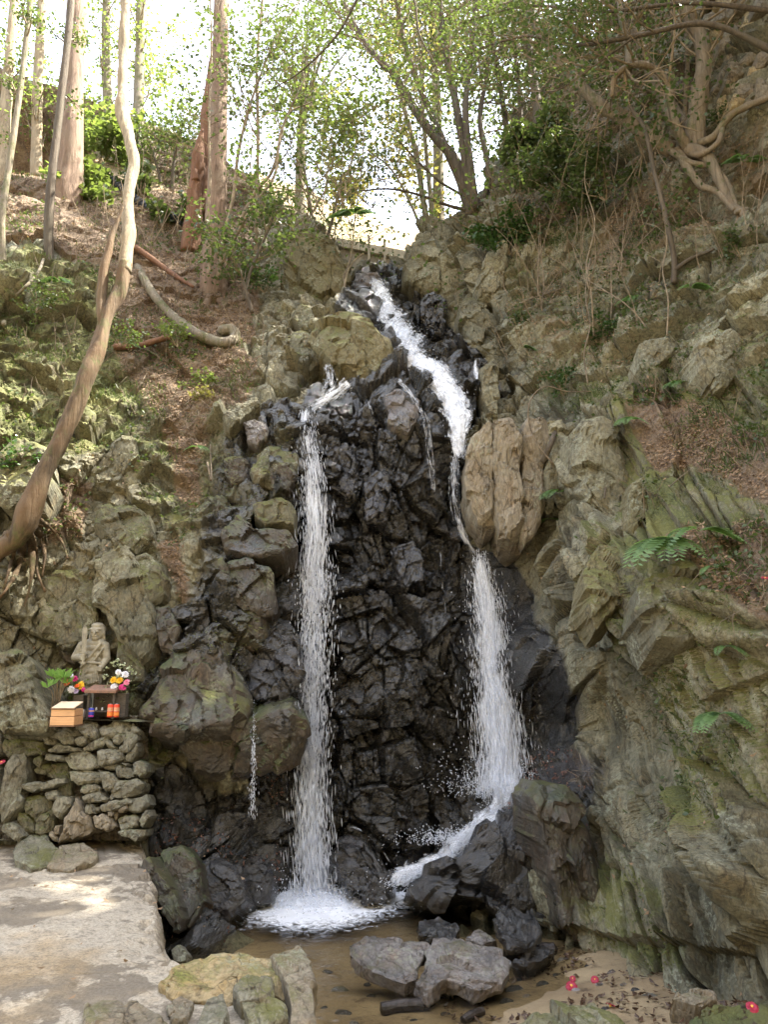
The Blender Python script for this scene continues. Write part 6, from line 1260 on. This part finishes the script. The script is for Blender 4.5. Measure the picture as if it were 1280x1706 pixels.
# wooden offering box
YB = 7.16; bx_ = empty('offering_box', (ev(103, YB), YB, 0)); zb = float(W(103, 1211, YB)[2]); bx_.location[2] = zb; tag(bx_, 'orange wooden offering box with a cream lid on the stone wall', 'box')
a_, b_ = W(83, 1195, YB)[0], W(123.5, 1195, YB)[0]; hh = 35*mpp(YB, 1195)
part_box('base', a_-.004, b_+.004, YB-.004, YB+.22, zb, zb+.012, M['boxe'], bx_); part_box('lower_panel', a_, b_, YB, YB+.21, zb+.013, zb+hh*.46, M['boxw'], bx_, .003); part_box('upper_panel', a_+.003, b_-.003, YB+.003, YB+.207, zb+hh*.48, zb+hh*.80, M['boxw'], bx_, .003)
part_box('rim', a_-.003, b_+.003, YB-.006, YB+.012, zb+hh*.80, zb+hh*.86, M['boxe'], bx_); V_, F_ = boxVF(a_+.006, b_-.006, YB+.0, YB+.20, zb+hh*.84, zb+hh*.90, .003); V_[:, 2] += (V_[:, 1]-YB)*.22; add_child('lid', V_, F_, M['cream'], bx_)
for ch in list(bx_.children)+[c for v in SC.objects if v.name.startswith('flower_holder') for c in v.children]: pass
# evergreen offering left of the statue
ep = empty('evergreen_plant', tuple(W(95, 1172, 7.42))); tag(ep, 'bright green broad leaved plant standing left of the stone statue', 'plant'); R = np.random.default_rng(17); el = np.array(ep.location); st_ = MB(); tps = []
for j in range(11):
    tip = W(82+j*3.2+R.normal()*3, 1140-14*math.sin(j/10*3.1)+R.normal()*5, 7.38+R.normal()*.04)-el; st_.tube(catmull([[R.normal()*.02, R.normal()*.02, -.12], tip*.5+[0, 0, .02], tip], 6), .004, 5)
    nl = 7
    for q in range(nl):
        a = 2*math.pi*q/nl+R.normal()*.2; d = np.array([math.cos(a)*.8, math.sin(a)*.8, .9+R.normal()*.2]); d /= np.linalg.norm(d); s_ = np.cross(d, [math.sin(a), -math.cos(a), .3]); s_ /= np.linalg.norm(s_); L_ = R.uniform(.07, .115)
        V_ = np.array([tip, tip+d*L_*.5+s_*L_*.17, tip+d*L_, tip+d*L_*.5-s_*L_*.17, tip+d*L_*.5-np.array([0, 0, .006])]); me_ = MB(); me_.add(V_, [[0, 1, 4], [1, 2, 4], [2, 3, 4], [3, 0, 4]]); tps.append((V_, me_.F[0]))
mq = MB()
for V_, F_ in tps: mq.add(V_, F_)
st_.build('stems', M['twig'], ep); mq.build('foliage', M['bright'], ep)
# ------------------------------------------------------------------ litter, ground cover, ferns, roots, small stones
VN = Nb.reshape(-1, 3); skf = sk.ravel(); mmf = mossm.ravel(); wtf = wetm.ravel()
inb = kv & (tpx > -80) & (tpx < 1360) & (tpy > -40) & (tpy < 1700)
RL = np.random.default_rng(4)
def scat(weight, n):
    wv_ = np.where(inb, weight, 0); wv_ = wv_*(V[:, 1]**1.0); p = wv_/wv_.sum(); i = RL.choice(len(V), n, p=p); return V[i]+RL.normal(size=(n, 3))*.012, VN[i]
def chips(c, nr, size, asp=.5, lift=.02, R=RL, up=.5):
    n = len(c); nr = nr+R.normal(size=(n, 3))*.55+np.array([0, 0, up]); nr /= np.linalg.norm(nr, axis=1)[:, None]
    d = R.normal(size=(n, 3)); d -= nr*(d*nr).sum(1)[:, None]; d /= np.linalg.norm(d, axis=1)[:, None]; s_ = np.cross(nr, d)
    s = size*R.uniform(.5, 1.3, (n, 1)); c = c+nr*lift*R.uniform(.2, 1.2, (n, 1))
    curl = nr*s*.16
    Vv = np.stack([c-d*s*.5+curl, c-d*s*.1+s_*s*asp*.5, c+d*s*.5+curl*.6, c-d*s*.1-s_*s*asp*.5], 1).reshape(-1, 3); b = np.arange(n)[:, None]*4
    return Vv, np.concatenate([b+[0, 1, 2], b+[0, 2, 3]], 1).reshape(-1, 3)
c, nr = scat(np.clip(skf, 0, 1)*(vnoise(V*1.7, 66) > -.25)*(1-np.clip(wtf*2,0,1))+.012*(wtf < .1), 34000); Vv, F = chips(c, nr, .044); o = meshnp('fallen_leaves', Vv, F, M['dry_leaf']); tag(o, kind='stuff')
c, nr = scat(np.clip(wtf-.2, 0, 1)*(tpy > 1250)*(vnoise(V*2.1, 67) > .05)*((tpx < 470) | (tpx > 840)), 1300); Vv, F = chips(c, nr, .034); o = meshnp('fallen_leaves', Vv, F, M['red_leaf']); tag(o, kind='stuff')
# dead stalks and rootlets hanging on the banks
c, nr = scat(np.clip(skf, 0, 1)*(vnoise(V*1.1, 68) > 0), 3000)
mb = MB(); n = len(c); d = RL.normal(size=(n, 3))*.6+nr*.5+np.array([0, 0, -.5]); d /= np.linalg.norm(d, axis=1)[:, None]; L = RL.uniform(.08, .45, (n, 1)); s_ = RL.normal(size=(n, 3)); s_ -= d*(s_*d).sum(1)[:, None]; s_ /= np.linalg.norm(s_, axis=1)[:, None]
w_ = .0035; m_ = c+d*L*.5+nr*L*.18; e_ = c+d*L+np.array([0, 0, -.25])*L
t_ = np.cross(d, s_)
Vv = np.stack([c-s_*w_, c+s_*w_, c+t_*w_, m_-s_*w_, m_+s_*w_, m_+t_*w_, e_], 1).reshape(-1, 3)
F = np.array([[0, 1, 4], [0, 4, 3], [1, 2, 5], [1, 5, 4], [2, 0, 3], [2, 3, 5], [3, 4, 6], [4, 5, 6], [5, 3, 6]]); F = (np.arange(n)[:, None, None]*7+F[None]).reshape(-1, 3)
o = meshnp('dead_stalks', Vv, F, M['twigd']); tag(o, kind='stuff')
# moss tufts and grass blades
c, nr = scat(np.clip(mmf-.22, 0, 1)**1.0*(1-np.clip(wtf, 0, 1))*(vnoise(V*2.6, 69) > -.1)*(tpy > 380), 34000); Vv, F = chips(c, nr, .024, .55, .012); o = meshnp('moss', Vv, F, simple_mat('moss_tufts', (.055, .075, .02), .9, .5, 30, 0, col2=(.13, .14, .035))); tag(o, kind='stuff')
c, nr = scat((np.clip(mmf-.15, 0, 1)+.35*np.clip(skf, 0, 1))*(1-np.clip(wtf*2, 0, 1))*(vnoise(V*1.9, 70) > .12)*(tpy > 250), 9000)
n = len(c); d = nr*.6+RL.normal(size=(n, 3))*.35+np.array([0, 0, .35]); d /= np.linalg.norm(d, axis=1)[:, None]; s_ = np.cross(d, RL.normal(size=(n, 3))); s_ /= np.linalg.norm(s_, axis=1)[:, None]; L = RL.uniform(.05, .16, (n, 1))
m_ = c+d*L*.6; e_ = c+d*L+np.array([0, -.25, -.45])*L; Vv = np.stack([c-s_*.004, c+s_*.004, m_+s_*.004, m_-s_*.004, e_], 1).reshape(-1, 3)
F = (np.arange(n)[:, None, None]*5+np.array([[0, 1, 2], [0, 2, 3], [3, 2, 4]])[None]).reshape(-1, 3); o = meshnp('grass', Vv, F, M['leaf']); tag(o, kind='stuff')
c, nr = scat((np.clip(mmf-.1, 0, 1)*.6+.5*np.clip(skf, 0, 1))*(1-np.clip(wtf*2, 0, 1))*(vnoise(V*1.3, 75) > .18)*(tpy > 150), 9000); Vv, F = leavesVF(c+nr*.05, 9000, .02, .045, RL); o = meshnp('creeping_plants', Vv, F, M['leaf']); tag(o, kind='stuff')
# ferns
def fern(px, py, size, nfr, lb, seed, dY=-.05, az=None, mat='fern'):
    b = at(px, py, dY); root = empty('fern', b); tag(root, lb, 'fern'); R = np.random.default_rng(seed)
    for k in range(nfr):
        a = (R.uniform(-3.2, -2.1) if R.random() < .5 else R.uniform(-1.0, .05)) if az is None else az[k % len(az)]+R.normal()*.15
        d = np.array([math.cos(a), math.sin(a)*.5-.15, .55]); n = 16; t = np.linspace(0, 1, n)[:, None]
        L = size*R.uniform(.8, 1.15); sp_ = d*L*t+np.array([0, -.30, -1])*L*1.0*t*t; mb = MB(); mb.tube(sp_, np.linspace(.0035, .001, n), 4)
        for i in range(2, n):
            tg = sp_[i]-sp_[i-1]; tg /= np.linalg.norm(tg); sd_ = np.cross(tg, [0, 0, 1]); sd_ /= np.linalg.norm(sd_)+1e-9; up_ = np.cross(sd_, tg); ll = L*.34*math.sin(math.pi*(i/(n+1.0))**.75)+.004
            for s in (-1, 1):
                dr = sd_*s*.92+tg*.4-up_*.15; wv_ = tg*ll*.2+up_*.0; p0 = sp_[i]; m_ = p0+dr*ll*.45
                mb.add(np.array([p0, m_+wv_*1.3, p0+dr*ll, m_-wv_*1.3]), [[0, 1, 2], [0, 2, 3]])
        mb.build('frond', M[mat], root)
fern(1118, 905, .42, 5, 'large bright fern drooping over the mossy slab on the right wall', 1, -.12, (-2.9, -2.6, -2.2, -1.7, -1.2)); fern(1165, 885, .40, 3, 'bright fern with level fronds right of the large drooping one', 2, -.12, (-2.9, -.3, .1))
fern(1200, 1190, .22, 6, 'pale green fern low on the near right wall', 3, -.12); fern(1208, 1078, .13, 4, 'tiny fern in a crack of the near right wall', 4, -.1); fern(1190, 945, .14, 3, 'small fern at the lip under the dead leaves', 5, -.1)
fern(1060, 500, .28, 4, 'dull fern on the bank under the dark crooked stem', 6); fern(930, 820, .22, 5, 'fern beside the overhanging tan boulder', 7); fern(1240, 270, .35, 5, 'fern among the roots at the upper right', 8); fern(1150, 480, .25, 4, 'fern left of the mossy roots', 9)
fern(215, 575, .22, 4, 'fern on the left bank right of the leaning trunk', 10); fern(250, 590, .16, 4, 'small fern right of the left bank fern', 11); fern(590, 360, .5, 5, 'fern on the slope above the weir', 12); fern(330, 745, .15, 4, 'small fern in the left gully', 13); fern(870, 580, .2, 4, 'fern above the tan block', 14)
fern(915, 865, .16, 5, 'low fern in the crack right of the tan boulder', 15); fern(100, 470, .3, 5, 'shaded fern high on the mossy left rocks', 16); fern(1050, 700, .2, 6, 'fern on the flat ledge of the right bank', 17); fern(1130, 640, .2, 5, 'fern left of the blocky lichen rock', 18)
# roots, fallen branches, vines
def wood(nm, pts, r0, r1, mt, lb, cat, sides=8, rough=.2, dY=0, seated=True):
    q = [(a, b, (Ys(a, b)+dY if cc is None else cc)) for a, b, cc in pts]
    P, R = path3(q, r0, r1, len(q)*8); mb = MB(); mb.tube(P, R, sides, rough, 5); o = mb.build(nm, M[mt], None, True); tag(o, lb, cat)
wood('exposed_root', [(228,445,None),(255,490,None),(285,525,None),(320,552,None),(350,566,None),(378,571,None),(392,560,None),(384,549,None),(366,552,None)], .06, .085, 'b_grey', 'hooked bare root lying across the left bank below the cedar', 'root', 10, dY=-.15)
wood('fallen_branch', [(225,412,None),(262,438,None),(290,458,None),(322,478,None)], .05, .03, 'b_red', 'broken brown branch lying left of the cedar foot', 'branch', dY=-.12)
wood('fallen_branch', [(190,578,None),(225,577,None),(262,567,None),(285,560,None)], .05, .04, 'b_red', 'splintered red brown branch beside the leaning trunk', 'branch', dY=-.12)
wood('dead_branch', [(5,540,None),(12,510,None),(35,485,None),(62,455,None),(72,432,None)], .035, .02, 'b_grey', 'mossy dead branch arching at the left edge of the bank', 'branch', dY=-.25)
wood('dead_branch', [(545,512,12.0),(570,490,12.0),(578,455,12.1),(590,435,12.2),(606,422,12.3)], .022, .014, 'b_pale', 'pale bent branch in front of the weir', 'branch')
wood('dead_branch', [(562,520,11.9),(575,480,11.9),(572,462,12),(584,430,12.1),(592,360,12.3),(605,250,12.6),(612,60,13)], .012, .008, 'twigd', 'thin pale vine hanging down past the weir', 'vine')
wood('vine', [(922,772,8.0),(900,745,8.0),(882,705,8.0),(884,668,8.0),(908,644,8.05),(945,652,8.1),(985,652,8.2)], .009, .006, 'twigd', 'pale looping vine beside the overhanging tan boulder', 'vine', 6)
wood('vine', [(980,640,8.6),(974,590,8.65),(984,540,8.7),(976,490,8.8),(984,430,9)], .008, .006, 'twigd', 'straight dead stem standing in the middle of the right bank', 'vine', 6)
wood('vine', [(1005,735,None),(1012,780,None),(1008,830,None)], .02, .01, 'b_dark', 'dark dead stem against the cracked ochre slab', 'branch', 6, dY=-.12)
wood('dead_branch', [(905,770,None),(920,735,None),(932,700,None)], .04, .03, 'b_dark', 'black rotten branch in the cleft right of the tan boulder', 'branch', 8, dY=-.15)
wood('dead_branch', [(345,770,None),(352,800,None),(350,740,None)], .01, .006, 'twigd', 'thin pale stick in the left gully', 'branch', 5, dY=-.2)
wood('dead_branch', [(845,520,None),(880,500,None),(925,485,None),(940,478,None)], .012, .008, 'twigd', 'bare twig jutting from the bulging tan rock', 'branch', 5, dY=-.35)
wood('dead_branch', [(1125,450,None),(1150,432,None),(1190,415,None)], .035, .02, 'b_dark', 'dark root bridging the right bank by the crooked stem', 'branch', 7, dY=-.1)
# corrugated drain pipe
q, _ = path3([(186,300,14.4),(215,325,14.1),(245,345,13.9),(290,363,13.7),(336,386,13.5)], .1, .1, 170); rr_ = .085+.014*np.sign(np.sin(np.arange(170)*2*math.pi/6.0)); mb = MB(); mb.tube(q, rr_, 14)
o = mb.build('drain_pipe', simple_mat('black_corrugated_plastic', (.03, .035, .045), .35, .2, 5, 0), None, False); tag(o, 'black corrugated drain pipe lying across the upper left hillside', 'pipe')
# stones, logs and flowers on the sand
SM = [(645,1690,30,8,'short dark log lying in the sand at the bottom of the photo')]
def on_bed(px, py):
    p = on_z(px, py, -.55)
    for _ in range(4): p = on_z(px, py, bedz(p[0], p[1]))
    return p
def log(a, b, r, lb):
    A, B = on_bed(*a), on_bed(*b); A[2] += r*.6; B[2] += r*.6; mb = MB(); mb.tube(catmull([A, (A+B)/2+[0, 0, .01], B], 14), [r]*14, 12, .25, 3); o = mb.build('log', M['wetbark'], None, False); tag(o, lb, 'log')
M['wetbark'] = simple_mat('soaked_bark', (.035, .027, .022), .25, .5, 20, .8, .01, stretch=(1, 1, 1))
log((636,1690), (704,1682), .045, 'thick black soaked log piece on the sand'); log((772,1706), (804,1690), .028, 'short brown soaked log piece at the bottom edge'); log((842,1600), (925,1588), .05, 'wet rounded log by the trickle right of the split stone')
RS = np.random.default_rng(8)
ST = [(720,1668,14),(733,1662,20),(620,1660,9),(612,1640,7),(700,1655,7),(748,1664,10),(565,1650,14),(570,1690,16),(590,1706,10),(742,1690,9),(690,1700,7),(668,1640,6),(760,1640,16),(782,1650,12),(700,1640,10),(820,1655,16),(860,1650,18),(845,1668,12),(880,1660,9),(905,1640,12),(930,1625,9),(960,1650,8),(1000,1640,7),(1020,1620,8),(980,1610,6),(1060,1650,9),(1085,1660,14),(1010,1680,7),(940,1600,12),(545,1620,9),(540,1680,8),(870,1632,10),(900,1612,14),(1040,1640,6)]
fnd = empty('x')
bpy.data.objects.remove(fnd)
for k, (px, py, s) in enumerate(ST):
    p = on_bed(px, py); m_ = s*mpp(p[1], py)*.6; pol = [(px+s*math.cos(a)*RS.uniform(.8, 1.2), py+s*.55*math.sin(a)*RS.uniform(.8, 1.2)) for a in np.linspace(0, 6.0, 8)]
    Vv, Ff = rockVF(pol, p[1]-m_*.2, m_*1.3, (0, 1.0), 1200+k, 10, 4, 1.0, 20)
    o = meshnp('pebble', Vv, Ff, M['wet' if RS.random() < .65 else 'slick']); tag(o, 'small wet stone among the debris on the stream sand', 'stone', 'small wet stones scattered over the stream sand')
nn = 2600; xx = RS.uniform(-.3, 2.9, nn); yy2 = RS.uniform(4.4, 6.9, nn); dens_ = (fbm(np.stack([xx*2.2, yy2*2.2, xx*0], -1), 5, 3) > .02)&(xx > .4); xx = xx[dens_]; yy2 = yy2[dens_]
c = np.array([(a, b, bedz(a, b)+.008) for a, b in zip(xx, yy2)]); Vv, F = chips(c, np.tile([0, 0, 1.0], (len(c), 1)), .045, .6, .01, RS); o = meshnp('fallen_leaves', Vv, F, simple_mat('rotting_leaves', (.035, .022, .014), .4, .5, 30, 0, col2=(.10, .05, .025))); tag(o, kind='stuff')
nn = 500; px_ = RS.uniform(0, 1, nn); c = np.array([(RS.uniform(-4.5, -.9), RS.uniform(4, 7.3), .02) for _ in range(70)]); Vv, F = chips(c, np.tile([0, 0, 1.0], (len(c), 1)), .04, .6, .012, RS); o = meshnp('fallen_leaves', Vv, F, M['dry_leaf']); tag(o, kind='stuff')
M['camellia'] = simple_mat('camellia_red', (.30, .012, .04), .5, .2, 60, 0); M['stamen'] = simple_mat('stamen_yellow', (.8, .5, .08), .6, .1, 60, 0)
def camellia(p, r, lb, seed):
    R = np.random.default_rng(seed); root = empty('camellia_flower', p); tag(root, lb, 'flower'); mb = MB(); tl = R.normal(size=3)*.3+np.array([0, -.5, 1]); tl /= np.linalg.norm(tl); e1 = np.cross(tl, [1, 0, 0]); e1 /= np.linalg.norm(e1); e2 = np.cross(tl, e1)
    for k in range(7):
        a = k*2*math.pi/7*1.0+R.normal()*.1; d = e1*math.cos(a)+e2*math.sin(a); s_ = np.cross(tl, d); g_ = []
        for i, t in enumerate(np.linspace(0, 1, 5)):
            for j, v in enumerate(np.linspace(-1, 1, 4)): g_.append(d*r*t+s_*v*r*.5*math.sin(min(1, t+.15)*2.4)+tl*r*(.25+.45*t*(1-t)*2+.05*v*v))
        mb.add(np.array(g_), gridF(5, 4))
    mb.build('petals', M['camellia'], root); V_, F_ = latheVF([(.001, 0), (r*.22, 0), (r*.25, r*.5), (.001, r*.55)], 10); meshnp('stamens', V_, F_, M['stamen'], root, True)
for k, (px, py, r, lb) in enumerate([(1042,1588,.04,'red camellia fallen at the foot of the right wall'),(953,1648,.04,'red camellia lying left of the other fallen ones on the sand'),(992,1636,.028,'half closed red camellia between the sand blossoms'),(1018,1680,.03,'small red camellia nearest the pale rock at the bottom'),(955,1634,.022,'tiny red petal cluster above the left blossom')]): 
    p = on_bed(px, py); p[2] += .01; camellia(p, r, lb, 60+k)
camellia(W(1254, 1680, 4.25), .030, 'bright red camellia on the corner rock at the bottom right', 70); camellia(at(1276, 965, -.1), .03, 'red camellia on the dead leaves at the right edge', 71); camellia(W(2, 1272, 7.0), .035, 'pink camellia on the stones at the left edge', 72)
# part kinds: what nobody could pick apart
for o in SC.objects:
    st0 = o.name.split('.')[0]
    if st0 in ('twigs', 'stems', 'branches', 'foliage', 'crown', 'leaves'): o['kind'] = 'stuff'
